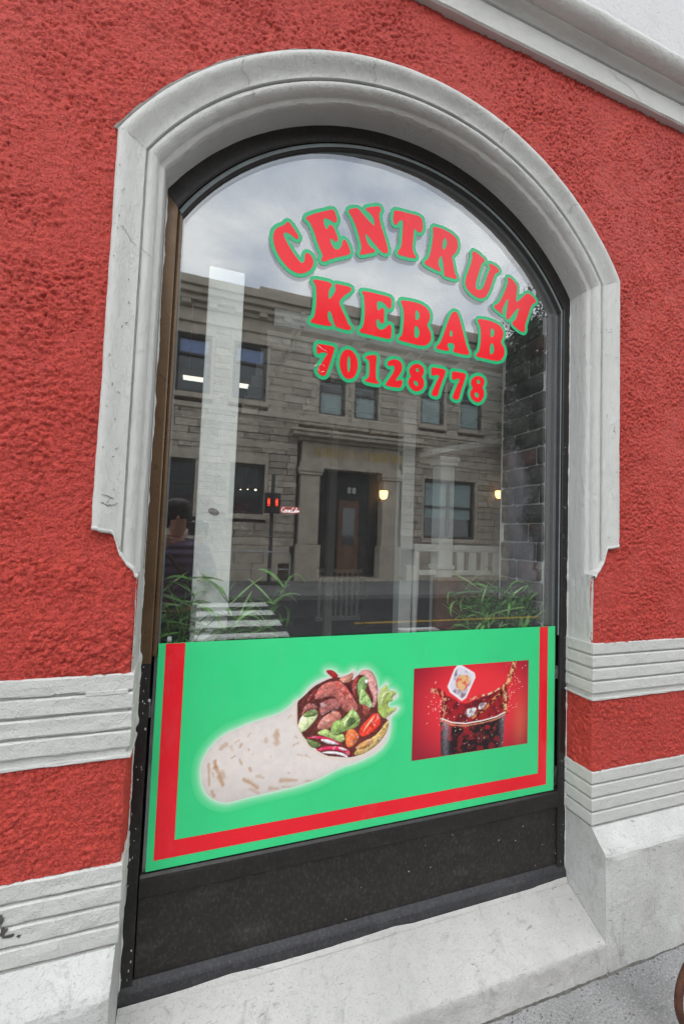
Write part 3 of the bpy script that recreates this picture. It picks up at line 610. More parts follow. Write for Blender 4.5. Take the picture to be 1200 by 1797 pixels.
# moulded surround: profile (u outward from the inner arris, y)
PROF = [(.120, .012), (.120, -.014), (.117, -.020), (.111, -.024), (.103, -.025), (.095, -.0225), (.086, -.0165), (.077, -.010), (.068, -.0045), (.060, -.001), (.053, .0005), (.049, .001), (.0485, .012), (.0455, .0125),
        (.0435, .0075), (.038, .0045), (.031, .0045), (.024, .009), (.018, .017), (.0145, .025), (.0135, .033), (.008, .036), (.003, .038), (0, .043), (.000, .060), (.0005, .095), (.001, .14)]
def surround():
    vs = []; fs = []; k = len(PROF); rows = []
    NJ, NA = 90, 150
    def put(j, u, y, kind, t):
        if kind == 'J':
            side, f = t; zt = ZC+math.sqrt((RI+u)**2-(HW+u)**2); z0 = float(zb(u))
            z = z0+(zt-z0)*f; p = [CX+side*(HW+u), y, z]; q = z*1.0
            n = (side, 0)
        else:
            th = math.asin((HW+u)/(RI+u)); a = th*t; p = [CX+(RI+u)*math.sin(a), y, ZC+(RI+u)*math.cos(a)]; q = 5+a*1.0; n = (math.sin(a), math.cos(a))
        w = (float(fbm(np.array(q*30.), np.array(j*.55), 13, 3, .6))-.5)*.0030
        w2 = (float(fbm(np.array(q*9.), np.array(2.5), 14, 4, .6))-.5)*.0045
        p[1] += w; p[0] += n[0]*(w*.6+w2*(u > .1)); p[2] += n[1]*(w*.6+w2*(u > .1)); return p
    seq = [('J', (-1, f)) for f in np.linspace(0, 1, NJ)]+[('A', t) for t in np.linspace(-1, 1, NA)]+[('J', (1, f)) for f in np.linspace(1, 0, NJ)]
    for kind, t in seq:
        for j, (u, y) in enumerate(PROF): vs.append(put(j, u, y, kind, t))
    n = len(seq)
    for i in range(n-1):
        for j in range(k-1): fs.append((i*k+j, (i+1)*k+j, (i+1)*k+j+1, i*k+j+1))
    o = mesh_np('window_surround', vs, fs, M['paint_v'], bld, True)
    # keep the sharp steps of the moulding
    me = o.data
    try:
        bm = bmesh.new(); bm.from_mesh(me)
        for e_ in bm.edges:
            if len(e_.link_faces) == 2 and e_.calc_face_angle(0) > R(38): e_.smooth = False
        bm.to_mesh(me); bm.free()
    except Exception: pass
    # stepped feet of the jambs: painted lip along the lower end
    for side in (-1, 1):
        mb = MB(); us = np.linspace(.121, -.0, 46); vs = []
        for i, u in enumerate(us):
            z = float(zb(u)); yy = np.interp(u, [p[0] for p in PROF[::-1][3:]], [p[1] for p in PROF[::-1][3:]])
            w = (float(vnoise(np.array(i*.35), np.array(side*4.), 17))-.5)*.003
            x = CX+side*(HW+u)
            yf = min(-.0075, yy)
            vs += [(x, max(yy, .0)+.02, z+.006+w), (x, yf-.0015, z+.006+w), (x, yf-.003, z+.001+w), (x, yf-.001, z-.005+w), (x, .015, z-.006+w)]
        fs = [(i*5+j, i*5+j+1, i*5+j+6, i*5+j+5) for i in range(len(us)-1) for j in range(4)]
        mb.add(vs, fs, True).build('jamb_foot', M['paint'], bld)
    # plain reveals between the jamb foot and the upper ribbed band
    for side in (-1, 1):
        ex = XR if side > 0 else XL
        gy = np.linspace(.002, .129, 26); gz = np.linspace(Z1-.01, 1.47, 44); Yg, Zg = np.meshgrid(gy, gz)
        Xg = ex-side*((fbm(Yg*22, Zg*22, 23, 3)-.5)*.006+.0005)+side*.004*np.clip(1-Yg/.01, 0, 1)
        mesh_np('reveal', np.stack([Xg, Yg, Zg], -1).reshape(-1, 3), grid_faces(len(gz), len(gy)), M['paint_v'], bld, True)
        gz = np.linspace(0.02, Z4+.002, 40); gy = np.linspace(-.060, .129, 30); Yg, Zg = np.meshgrid(gy, gz)
surround()
m_gap_shade = plain('gap_shade_grey', (.20, .195, .18), .9, .35, 30, bump=.003)  # dark grey strip coloured as the shade of the gap above the arch
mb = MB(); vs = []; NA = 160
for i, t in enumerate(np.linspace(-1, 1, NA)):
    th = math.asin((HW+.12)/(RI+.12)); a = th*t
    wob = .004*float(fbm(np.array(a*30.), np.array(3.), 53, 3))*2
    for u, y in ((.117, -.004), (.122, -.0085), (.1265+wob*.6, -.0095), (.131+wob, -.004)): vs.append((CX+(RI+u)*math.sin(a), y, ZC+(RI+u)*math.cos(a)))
mb.add(vs, [(i*4+j, i*4+j+1, i*4+j+5, i*4+j+4) for i in range(NA-1) for j in range(3)], True).build('arch_gap_shade', m_gap_shade, bld)
# rough bead of old paint and filler where plaster meets the window frame
def filler(side):
    ex = XR if side > 0 else XL; mb = MB(); vs = []; zz = np.arange(.20, 2.70, .012); k = 6
    for i, z in enumerate(zz):
        w = float(fbm(np.array(z*22.), np.array(side*2.), 27, 4)); r_ = .0016+.006*max(0, w-.42)*2
        if side < 0 and 1.0 < z < 1.22: r_ += .006
        for j in range(k):
            a = math.pi/2*j/(k-1); vs.append((ex-side*(.0006+r_*math.sin(a)), YF-.0012-r_*math.cos(a)*1.1, z))
    fs = [(i*k+j, i*k+j+1, (i+1)*k+j+1, (i+1)*k+j) for i in range(len(zz)-1) for j in range(k-1)]
    mb.add(vs, fs, True).build('paint_bead', M['paint'], bld)
filler(-1); filler(1)

# string course (cornice) and the white wall above it
def cornice():
    pr = [(.02, 3.543), (-.024, 3.543), (-.030, 3.549), (-.031, 3.590), (-.031, 3.632), (-.026, 3.636), (-.026, 3.641), (-.034, 3.642), (-.040, 3.650), (-.050, 3.657), (-.062, 3.661), (-.066, 3.664), (-.066, 3.672), (-.076, 3.673), (-.088, 3.678), (-.100, 3.688), (-.109, 3.702), (-.113, 3.716), (-.112, 3.730), (-.106, 3.740), (-.09, 3.746), (.02, 3.775)]
    gx = np.linspace(BX0, BX1, 500); X, J = np.meshgrid(gx, np.arange(len(pr)))
    Yp = np.array([p[0] for p in pr])[J]; Zp = np.array([p[1] for p in pr])[J]; w = (fbm(X*14, J*.4, 33, 3)-.5)*.004
    V = np.stack([X, Yp+w, Zp+w*.5], -1).reshape(-1, 3)
    o = mesh_np('string_course', V, grid_faces(len(pr), len(gx)), M['paint'], bld, True)
    bm = bmesh.new(); bm.from_mesh(o.data)
    for e_ in bm.edges:
        if len(e_.link_faces) == 2 and e_.calc_face_angle(0) > R(35): e_.smooth = False
    bm.to_mesh(o.data); bm.free()
    gx = np.linspace(BX0, BX1, 200); gz = np.linspace(3.76, 9.5, 60); X, Z = np.meshgrid(gx, gz)
    mesh_np('upper_wall', np.stack([X, -.002+(fbm(X*8, Z*8, 37, 3)-.5)*.004, Z], -1).reshape(-1, 3), grid_faces(len(gz), len(gx)), M['upper'], bld, True)
cornice()

# hairline cracks and flaked spots: thin dark slivers lying in the paint of the surround
m_crack = plain('crack_dark', (.16, .155, .145), .9, .3, 60)
def crack(pts, w=.0011, name='crack'):
    P_ = []
    for a, b in zip(pts[:-1], pts[1:]):
        for t in np.linspace(0, 1, 7)[:-1]:
            P_.append(Vector(a).lerp(Vector(b), t)+Vector((random.uniform(-1, 1)*.0022, 0, random.uniform(-1, 1)*.0022)))
    P_.append(Vector(pts[-1])); vs = []
    for i, p in enumerate(P_):
        d = (P_[min(i+1, len(P_)-1)]-P_[max(0, i-1)]).normalized(); nrm = Vector((-d.z, 0, d.x)); ww = w*random.uniform(.4, 1)*(1 if 0 < i < len(P_)-1 else .1)
        vs += [p+nrm*ww, p-nrm*ww]
    MB().add([v[:] for v in vs], [(2*i, 2*i+1, 2*i+3, 2*i+2) for i in range(len(P_)-1)]).build(name, m_crack, bld)
def on_jamb(side, u, z, lift=.0026):
    y = float(np.interp(u, [p[0] for p in PROF[::-1][3:]], [p[1] for p in PROF[::-1][3:]])); return (CX+side*(HW+u), y-lift, z)
crack([on_jamb(-1, .112, 2.435), on_jamb(-1, .09, 2.432), on_jamb(-1, .07, 2.405), on_jamb(-1, .055, 2.398)])
crack([on_jamb(-1, .05, 2.396, .004), on_jamb(-1, .03, 2.385), on_jamb(-1, .015, 2.380)])
crack([on_jamb(1, .11, 2.492), on_jamb(1, .06, 2.489)]); crack([on_jamb(1, .05, 2.489, .004), on_jamb(1, .02, 2.482)])
crack([on_jamb(-1, .10, 1.66), on_jamb(-1, .08, 1.652), on_jamb(-1, .06, 1.66)], .002); crack([on_jamb(-1, .10, 1.68), on_jamb(-1, .07, 1.672)], .002)
def on_arch(a, u, lift=.0030):
    y = float(np.interp(u, [p[0] for p in PROF[::-1][3:]], [p[1] for p in PROF[::-1][3:]])); return (CX+(RI+u)*math.sin(a), y-lift, ZC+(RI+u)*math.cos(a))
for a0 in (-.62, -.18, .33, .70):
    crack([on_arch(a0+.01, .108), on_arch(a0-.006, .085), on_arch(a0+.008, .062), on_arch(a0, .052)], .0009)
    crack([on_arch(a0, .040, .004), on_arch(a0+.006, .030, .004), on_arch(a0-.004, .022, .004)], .0008)
for s_ in (-1, 1):
    zt = lambda u: ZC+math.sqrt((RI+u)**2-(HW+u)**2)
    crack([on_jamb(s_, .110, zt(.110)), on_jamb(s_, .09, zt(.09)-.002), on_jamb(s_, .070, zt(.07)), on_jamb(s_, .055, zt(.055))], .0009)
for k in range(34):
    s_ = random.choice((-1, 1)); u = random.uniform(.06, .108); z = random.uniform(1.62, 2.64); an = random.uniform(0, 3.1); ln = random.uniform(.003, .012)
    crack([on_jamb(s_, u, z), on_jamb(s_, min(.112, max(.055, u+ln*math.cos(an))), z+ln*math.sin(an))], .0012, 'paint_chip')
crack([(1.55, -.0335, 3.62), (1.6, -.0335, 3.60), (1.68, -.0335, 3.59), (1.73, -.0335, 3.56), (1.745, -.0335, 3.55)], .0013)

# plaster filled into the topmost groove, and an old tar blot, both on the left ribbed band
mb = MB(); mb.box(-.262, XL-.006, -.0072, .01, Z1-.004-.0515-.004, Z1-.004-.0445+.004, .003); mb.build('plaster_patch', M['paint'], bld)
m_tar = plain('tar_blot', (.07, .066, .062), .8, .4, 60)
def tar(x, z, rx, rz, y=-.0078):
    n = 12; vs = [(x, y-.0006, z)]
    for k in range(n):
        a = 2*math.pi*k/n; r_ = random.uniform(.5, 1.15); vs.append((x+rx*r_*math.cos(a), y, z+rz*r_*math.sin(a)))
    MB().add(vs, [(0, 1+k, 1+(k+1) % n) for k in range(n)], True).build('tar_blot', m_tar, bld)
tar(-.405, .585, .010, .014); tar(-.412, .612, .006, .016); tar(-.395, .572, .013, .006); tar(-.372, .566, .005, .005)

# loose grit gathered on the pavement along the foot of the wall
vs = []; fs = []
for k in range(420):
    x = random.uniform(-.6, 2.6); y = -.078-abs(random.gauss(0, .07)); r_ = random.uniform(.0008, .0035); n = len(vs)
    vs += [(x-r_, y, .001+r_*.5), (x, y-r_*.8, .001), (x+r_, y, .001+r_*.3), (x, y+r_*.8, .001), (x, y, .001+r_*1.3)]
    fs += [(n, n+1, n+4), (n+1, n+2, n+4), (n+2, n+3, n+4), (n+3, n, n+4)]
tag(mesh_np('grit', vs, fs, m_dirt), 'loose dark grit on the pavement along the wall', 'grit', kind='stuff')

# ================================================================ the window: frame, panels, double glazing (parts of the building)
def arch_pts(hw, ri, z0, n=48):
    """outline of the opening inset: up the left side, over the arch, down the right"""
    th = math.asin(min(1, hw/ri)); zt = ZC+ri*math.cos(th)
    pts = [(CX-hw, z0), (CX-hw, zt)]
    for a in np.linspace(-th, th, n)[1:-1]: pts.append((CX+ri*math.sin(a), ZC+ri*math.cos(a)))
    return pts+[(CX+hw, zt), (CX+hw, z0)]
def ring(hw0, r0, y0, hw1, r1, y1, z0, z1):
    """band between two nested arch outlines (two rows of points)"""
    a = arch_pts(hw0, r0, z0); b = arch_pts(hw1, r1, z1); n = len(a)
    return [(x, y0, z) for x, z in a]+[(x, y1, z) for x, z in b], [(i, i+1, n+i+1, n+i) for i in range(n-1)]
frame = MB()
def fr(mb, seq, z0):
    for (h0, r0, y0), (h1, r1, y1) in zip(seq[:-1], seq[1:]):
        mb.add(*ring(h0, r0, y0, h1, r1, y1, z0, z0))
# head and right stile in near-black, left stile browner
full = [(HW+.006, RI+.004, YF+.03), (HW+.006, RI+.004, YF), (HW-.032, RI-.050, YF-.0005), (HW-.036, RI-.056, YF+.003), (HW-.036, RI-.056, YF+.012)]
def part_ring(seq, z0, sel, name, mat, parent=bld):
    mb = MB()
    for (h0, r0, y0), (h1, r1, y1) in zip(seq[:-1], seq[1:]):
        vs, fs = ring(h0, r0, y0, h1, r1, y1, z0, z0); n = len(vs)//2
        ff = [f for i, f in enumerate(fs) if sel(i, n)]; us_ = sorted({q for f in ff for q in f}); ix = {q: k for k, q in enumerate(us_)}
        mb.add([vs[q] for q in us_], [tuple(ix[q] for q in f) for f in ff])
    return mb.build(name, mat, parent, weld=True)
wf = part_ring(full, .215, lambda i, n: i > 0, 'window_frame', M['frame'])
part_ring(full, 1.18, lambda i, n: i == 0, 'left_stile', M['bronze'], wf)
MB().box(XL-.006, XL+.036, YF, YF+.03, .205, 1.178, .0015).build('lower_stile', M['frame'], wf)
bead = [(HW-.036, RI-.056, YF+.012), (HW-.038, RI-.060, YF+.008), (HW-.044, RI-.070, YF+.006), (HW-.050, RI-.078, YF+.010), (HW-.052, RI-.082, YF+.0165)]
part_ring(bead, 1.20, lambda i, n: i > 0, 'glazing_bead', M['frame'], wf)
part_ring(bead, 1.20, lambda i, n: i == 0, 'glazing_bead', M['bronze'], wf)
gask = [(HW-.039, RI-.060, YF+.0050), (HW-.043, RI-.0665, YF+.0025), (HW-.0475, RI-.073, YF+.0045)]
part_ring(gask, 1.20, lambda i, n: i > 0, 'gasket', M['bead'], wf)
# lower rails and recessed panel
XA, XB = XL+.040, XR-.040
MB().prism([(.20, .545), (.131, .552), (.124, .546), (.122, .538), (.122, .492), (.126, .486), (.20, .486)], 'x', XA, XB).build('middle_rail', M['frame'], wf)
MB().box(XA, XB, .134, .16, .235, .4835).build('lower_panel', M['lowpanel'], wf)
bt = MB().prism([(.20, .198), (.116, .198), (.114, .206), (.116, .232), (.120, .238), (.132, .252), (.20, .252)], 'x', XL+.002, XR-.002); bt.build('bottom_rail', M['rail2'], wf)
MB().box(XR-.040, XR+.006, YF+.0005, YF+.03, .205, .56, .0015).build('lower_stile', M['frame'], wf)
# old filler line along the bottom rail
mb = MB(); vs = []; gx = np.linspace(XL+.003, XR-.003, 160)
for i, x in enumerate(gx):
    w = float(fbm(np.array(x*7.), np.array(1.), 44, 3)); h = .003+.016*max(0, w-.42)
    vs += [(x, .1135, .199+h), (x, .110, .1975+h*.8), (x, .105, .190)]
mb.add(vs, [(i*3+j, i*3+j+1, i*3+j+4, i*3+j+3) for i in range(len(gx)-1) for j in range(2)], True).build('filler_line', M['sill'], wf)
# paint splashes on the frame
m_spl = plain('white_paint_drip', (.5, .5, .49), .7, .3, 50)
def blob(x, y, z, rx, rz, parent=wf):
    n = 9; vs = [(x, y-.0012, z)]; 
    for k in range(n):
        a = 2*math.pi*k/n; r_ = random.uniform(.55, 1.1); vs.append((x+rx*r_*math.cos(a), y, z+rz*r_*math.sin(a)))
    MB().add(vs, [(0, 1+k, 1+(k+1) % n) for k in range(n)], True).build('paint_splash', m_spl, parent)
for k in range(26):
    z = random.uniform(.24, 1.2)
    blob(XL+random.uniform(.006, .03), YF-.0006, z, random.uniform(.0008, .0028), random.uniform(.001, .006))
for k in range(22):
    blob(XR-random.uniform(.004, .03), YF-.0006, random.uniform(.25, 2.2), random.uniform(.0007, .002), random.uniform(.001, .006))
for k in range(14):
    blob(random.uniform(XA+.6, XB), .1334, random.uniform(.26, .47), random.uniform(.0008, .003), random.uniform(.001, .003))
blob(-.115, YF-.0006, 1.07, .004, .008); blob(-.122, YF-.0006, .985, .003, .005)

def pane(y, hw, ri, z0, name, mat):
    p = arch_pts(hw, ri, z0, 60); me = bpy.data.meshes.new(name)
    me.from_pydata([(x, y, z) for x, z in p], [], [tuple(range(len(p)))]); me.materials.append(mat)
    o = bpy.data.objects.new(name, me); return link(o, wf)
pane(YO, HW-.044, RI-.068, .50, 'outer_pane', M['glass_o'])
pane(YI, HW-.044, RI-.068, .50, 'inner_pane', M['glass_i'])
# dark spacer bar between the panes
sp_ = [(HW-.044, RI-.068, YO+.001), (HW-.056, RI-.084, YO+.001), (HW-.056, RI-.084, YI-.001)]
part_ring(sp_, .52, lambda i, n: True, 'spacer_bar', M['bead'], wf)
# inner lining between glass and room
m_line = plain('dark_lining', (.035, .033, .031), .7)
part_ring([(HW-.040, RI-.055, YI+.003), (HW-.040, RI-.055, .215), (HW+.30, RI+.30, .216)], .60, lambda i, n: True, 'window_lining', m_line, wf)

# ================================================================ vinyl lettering on the glass
lett = empty('shop_lettering', (.75, YO-.001, 2.1), 'red lettering with green outline, name arched above telephone number, stuck on the window glass', 'lettering')
def letter_mesh(name, polys, off, y, mat, parent, res=.0022, round_=.0015, th=.0004):
    out = chaikin(np.array(polys[0])/1e4, 2); holes = [chaikin(np.array(h)/1e4, 2) for h in polys[1]]
    lo = out.min(0)-off-.006; hi = out.max(0)+off+.006
    gx = np.arange(lo[0], hi[0], res); gz = np.arange(lo[1], hi[1], res); Xg, Zg = np.meshgrid(gx, gz); P_ = np.stack([Xg.ravel(), Zg.ravel()], 1)
    d = sdf(P_, out)
    for h in holes: d = np.maximum(d, -sdf(P_, h))
    Fd = (d-off).reshape(Xg.shape); v2, fc = field_mesh(Fd, gx, gz)
    c = out.mean(0); me = bpy.data.meshes.new(name)
    me.from_pydata([(x-c[0], 0, z-c[1]) for x, z in v2], [], fc); me.materials.append(mat)
    o = bpy.data.objects.new(name, me); o.location = (c[0], y, c[1]); link(o, parent); return o
for i, (ch, outer, holes) in enumerate(LETTERS):
    nm = 'digit' if ch.isdigit() else 'letter'
    g = letter_mesh(nm, (outer, holes), .0140, YO-.0012, M['lgreen'], lett)
    letter_mesh(nm+'_face', (outer, holes), .0, YO-.0018, M['lred'], g)
    g['label'] = 'crinkled first digit with peeling edge' if i == 12 else ('red digit with green outline' if ch.isdigit() else 'red letter with green outline')
    if i == 12:
        m_cr = plain('vinyl_crease', (.62, .60, .57), .25, .2, 40)
        for (x0, z0, x1, z1, w) in ((.364, 2.276, .395, 2.257, .0012), (.392, 2.262, .406, 2.254, .0009), (.358, 2.19, .372, 2.203, .003), (.372, 2.203, .391, 2.206, .001), (.391, 2.206, .400, 2.197, .001), (.372, 2.19, .383, 2.176, .001), (.384, 2.175, .40, 2.182, .0014)):
            d = Vector((x1-x0, 0, z1-z0)).normalized(); nn = Vector((-d.z, 0, d.x))*w
            a = Vector((x0, YO-.0032, z0)); b = Vector((x1, YO-.0032, z1)); mid = (a+b)/2+Vector((0, -.002, 0))
            MB().add([a[:], (mid+nn)[:], b[:], (mid-nn)[:]], [(0, 1, 2, 3)]).build('crease', m_cr, g)

# ================================================================ printed panel below the glass
YP = .1335
pan = empty('advertising_panel', (CX, YP, .556), 'green printed panel with red border, wrap and cola pictures across the lower window', 'panel')
P0, P1, Q0, Q1 = -.099, 1.466, .556, 1.237
MB().box(P0, P1, YP, YP+.003, Q0, Q1).build('green_board', M['vgreen'], pan)
mb = MB(); yb = YP-.0007
for a in ((-.078, -.021, .636, Q1-.0005), (1.383, 1.427, .636, Q1-.0005), (-.078, 1.427, .585, .636)):
    x0, x1, z0, z1 = a; mb.add([(x0, yb, z0), (x1, yb, z0), (x1, yb, z1), (x0, yb, z1)], [(0, 1, 2, 3)])
mb.build('red_border', M['vred'], pan)
m_edge = plain('print_edge_line', (.45, .33, .12), .4, .1)

def lin(c): c = np.asarray(c, float)/255; return np.where(c <= .04045, c/12.92, ((c+.055)/1.055)**2.4)
def picture(name, x0, x1, z0, z1, res, paint, y, keep=None, parent=pan):
    gx = np.linspace(x0, x1, int((x1-x0)/res)); gz = np.linspace(z0, z1, int((z1-z0)/res)); Xg, Zg = np.meshgrid(gx, gz)
    P_ = np.stack([Xg.ravel(), Zg.ravel()], 1); C = paint(P_)
    F_ = grid_faces(len(gz), len(gx)); V_ = np.stack([P_[:, 0], np.full(len(P_), y), P_[:, 1]], 1)
    if keep is not None:
        kk = keep(P_); F_ = F_[kk[F_].any(1)]; used = np.unique(F_); mp_ = np.full(len(V_), -1); mp_[used] = np.arange(len(used)); V_, F_, C = V_[used], mp_[F_], C[used]
    o = mesh_np(name, V_, F_, M['print'], parent)
    at = o.data.color_attributes.new('Col', 'FLOAT_COLOR', 'POINT')
    at.data.foreach_set('color', np.concatenate([np.clip(C, 0, .95), np.ones((len(C), 1))], 1).astype(np.float32).ravel())
    return o
def sst(a, b, x): t = np.clip((x-a)/(b-a), 0, 1); return t*t*(3-2*t)
def paint_wrap(P_):
    C = np.tile(np.array(GREEN), (len(P_), 1)); W_ = chaikin(np.array(WRAP)/1e4, 1); dW = sdf(P_, W_)
    halo = .80*np.exp(-np.clip(dW, 0, 1)/.009)*(dW < .04); C = C*(1-halo[:, None])+halo[:, None]*np.array((.80, .90, .82))
    k = (1-sst(-.001, .001, dW))[:, None]
    n1 = fbm(P_[:, 0]*60, P_[:, 1]*60, 3, 4); n2 = fbm(P_[:, 0]*260, P_[:, 1]*260, 4, 2)
    tort = lin((231, 221, 214))[None]*(1+.06*(n2-.5)[:, None])*(1+.14*(n1-.5)[:, None])
    rim = np.exp(dW/.014)[:, None]*.22; tort = tort*(1-rim*.5)
    under = sst(.83, .74, P_[:, 1]+.12*(P_[:, 0]-.2))[:, None]; tort = tort*(1-.12*under)
    for a, b, w, st in SPOTS:
        d = seg_d(P_, np.array(a)/1e4, np.array(b)/1e4); r_ = w/1e4*.40
        q = (st*.8*(1-sst(r_*.2, r_*1.25, d+(n1-.5)*r_*1.2)))[:, None]; tort = tort*(1-q)+q*lin((188, 140, 92))
    C = C*(1-k)+k*tort
    # filling
    for i, (colr, poly) in enumerate(FOOD):
        p = chaikin(np.array(poly)/1e4, 2); bb = (P_ > p.min(0)-.006).all(1) & (P_ < p.max(0)+.006).all(1)
        Q = P_[bb]; d = sdf(Q, p); k = (1-sst(-.0012, .0008, d))
        tex = 1+.75*(fbm(Q[:, 0]*160, Q[:, 1]*160, 7+i, 3, .65)-.5)+.5*(fbm(Q[:, 0]*45, Q[:, 1]*60, 19+i, 2)-.5)
        Lx = np.array((-.5, .85))*.004; sd_ = np.clip((sdf(Q+Lx, p)-d)/.004, -1, 1); ed = (.60+.40*sst(0, .004, -d))*(1+.55*sd_*np.exp(d/.010))
        hl = (sst(.62, .80, fbm(Q[:, 0]*80, Q[:, 1]*80, 90+i, 3))*(.22 if i else 0.))[:, None]
        cc = lin(colr)[None]*(tex*(ed if i else 1))[:, None]; cc = cc*(1-hl)+hl*np.array((.85, .80, .75))
        C[bb] = C[bb]*(1-k[:, None])+k[:, None]*cc
    mo = chaikin(np.array(FOOD[0][1])/1e4, 1); inm = (1-sst(-.002, .001, sdf(P_, mo)))[:, None]
    lum = (1+.55*(fbm(P_[:, 0]*55, P_[:, 1]*55, 131, 4, .6)-.5)+.5*(fbm(P_[:, 0]*210, P_[:, 1]*210, 133, 2)-.5))[:, None]
    crv = sst(.40, .30, fbm(P_[:, 0]*75, P_[:, 1]*85, 137, 3))[:, None]*.35
    C = C*(1-inm)+inm*C*lum*(1-crv)*1.38
    # pale rolled lip of the flatbread in front of the filling
    L_ = np.array(LIP)/1e4; d = np.min([seg_d(P_, L_[i], L_[i+1]) for i in range(len(L_)-1)], 0); k = (.85*(1-sst(.002, .0048, d)))[:, None]*(dW < 0)[:, None]
    C = C*(1-k)+k*lin((232, 214, 196))
    return C
W_ = np.array(WRAP)/1e4; wl, wh = W_.min(0)-.032, W_.max(0)+.032
picture('wrap_picture', wl[0], wh[0], wl[1], wh[1], .0017, paint_wrap, YP-.0007, lambda P_: sdf(P_, chaikin(W_, 1)) < .030)['label'] = 'flatbread wrap filled with meat and salad'
def paint_cola(P_):
    D = {k: np.array(v)/1e4 for k, v in COLAD.items()}; x = (P_[:, 0]-.793)/.534; z = (P_[:, 1]-.764)/.338
    r_ = np.hypot((x-.52)*1.1, (z-.55)*.9)
    t = sst(.25, .75, r_)[:, None]; C = lin((240, 52, 62))*(1-t)+t*lin((150, 30, 50))
    g = np.exp(-((x-.93)**2)/.004-((z-.25)**2)/.08)[:, None]*.25; C = C*(1-g)+g*lin((255, 150, 90))
    n1 = fbm(P_[:, 0]*85, P_[:, 1]*85, 8, 3, .55); n2 = fbm(P_[:, 0]*300, P_[:, 1]*300, 18, 2); n3 = fbm(P_[:, 0]*40, P_[:, 1]*40, 28, 3)
    def fill(poly, cc, soft=.0015, op=1., it=1):
        nonlocal C
        d = sdf(P_, chaikin(poly, it)); k = (op*(1-sst(-soft, soft, d)))[:, None]; C = C*(1-k)+k*cc
    def line(pts, w, cc, op=1., jit=0.):
        nonlocal C
        d = np.min([seg_d(P_, pts[i], pts[i+1]) for i in range(len(pts)-1)], 0)+jit*(n1-.5)
        k = (op*(1-sst(w*.4, w, d)))[:, None]; C = C*(1-k)+k*cc
    def mixc(f, a, b): return lin(a)*(1-f[:, None])+lin(b)*f[:, None]
    fill(D['liquid'], mixc(sst(.3, .7, n3), (160, 25, 35), (70, 14, 26)), .003, .92)
    line(D['jetL'], .014, mixc(sst(.45, .6, n1), (120, 18, 26), (240, 170, 130)), .8, .02)
    line(D['jetR'], .016, mixc(sst(.42, .62, n1), (150, 40, 20), (248, 210, 150)), .85, .03)
    line(D['jetM'], .006, mixc(sst(.4, .6, n1), (200, 60, 40), (255, 225, 190)), .9, .008); line(D['jetM2'], .010, mixc(sst(.4, .6, n1), (90, 14, 20), (235, 150, 90)), .9, .012)
    for q in ('ice2', 'ice3'): fill(D[q], mixc(sst(.35, .65, n1), (235, 232, 235), (150, 120, 125)), .001)
    fill(D['ice'], mixc(sst(.40, .75, n3), (226, 222, 232), (150, 120, 136)), .0015)
    fill(D['icein'], mixc(sst(.45, .65, fbm(P_[:, 0]*32, P_[:, 1]*32, 39, 3)), (232, 60, 40), (240, 190, 120)), .003, .9)
    line(np.vstack([D['ice'], D['ice'][:1]]), .0065, lin((246, 246, 250)), .85)
    gl = mixc(sst(.50, .72, fbm(P_[:, 0]*48, P_[:, 1]*70, 77, 4, .6)), (40, 18, 24), (128, 44, 40)); hot = (sst(.56, .70, n3)*.75)[:, None]; gl = gl*(1-hot)+hot*lin((190, 36, 42))
    xx = (x-.235)/(.79-.235); sl = (np.exp(-((xx-.06)/.05)**2)*.75+np.exp(-((xx-.96)/.05)**2)*.5)[:, None]; gl = gl*(1-sl)+sl*mixc(n2, (70, 70, 84), (190, 190, 200))
    lowd = sst(.42, .05, z)[:, None]*.55; gl = gl*(1-lowd)+lowd*lin((34, 20, 26))
    fill(D['glass'], gl, .0012, 1., 0)
    line(D['rim'], .0032, lin((250, 240, 236)), .95); line(D['rim']-np.array((0, .009)), .004, lin((236, 160, 120)), .6, .004)
    rg = np.random.default_rng(5)
    for _ in range(150):
        a = rg.random(); 
        if a < .35: p = D['jetR'][0]+(D['jetR'][-1]-D['jetR'][0])*rg.random()+rg.normal(0, .022, 2)+np.array((.012, .0))
        elif a < .6: p = D['jetL'][0]+(D['jetL'][-1]-D['jetL'][0])*rg.random()+rg.normal(0, .020, 2)
        elif a < .8: p = np.array((.793+.534*rg.uniform(.24, .8), .764+.338*rg.uniform(.30, .62)))
        else: p = np.array((.793+.534*rg.uniform(.26, .78), .764+.338*rg.uniform(.05, .42)))
        ln = rg.uniform(.001, .005); an = rg.uniform(-.6, 1.4); q = p+ln*np.array((math.cos(an), math.sin(an))); w = rg.uniform(.0009, .0022)
        bb = (np.abs(P_-p) < .012).all(1)
        if not bb.any(): continue
        k = (rg.uniform(.5, .95)*(1-sst(w*.4, w, seg_d(P_[bb], p, q))))[:, None]; C[bb] = C[bb]*(1-k)+k*lin((255, rg.uniform(190, 245), rg.uniform(170, 235)))
    return C
picture('drink_picture', .7925, 1.3268, .7642, 1.1025, .0017, paint_cola, YP-.0007)['label'] = 'glass of cola with splashing ice on red'
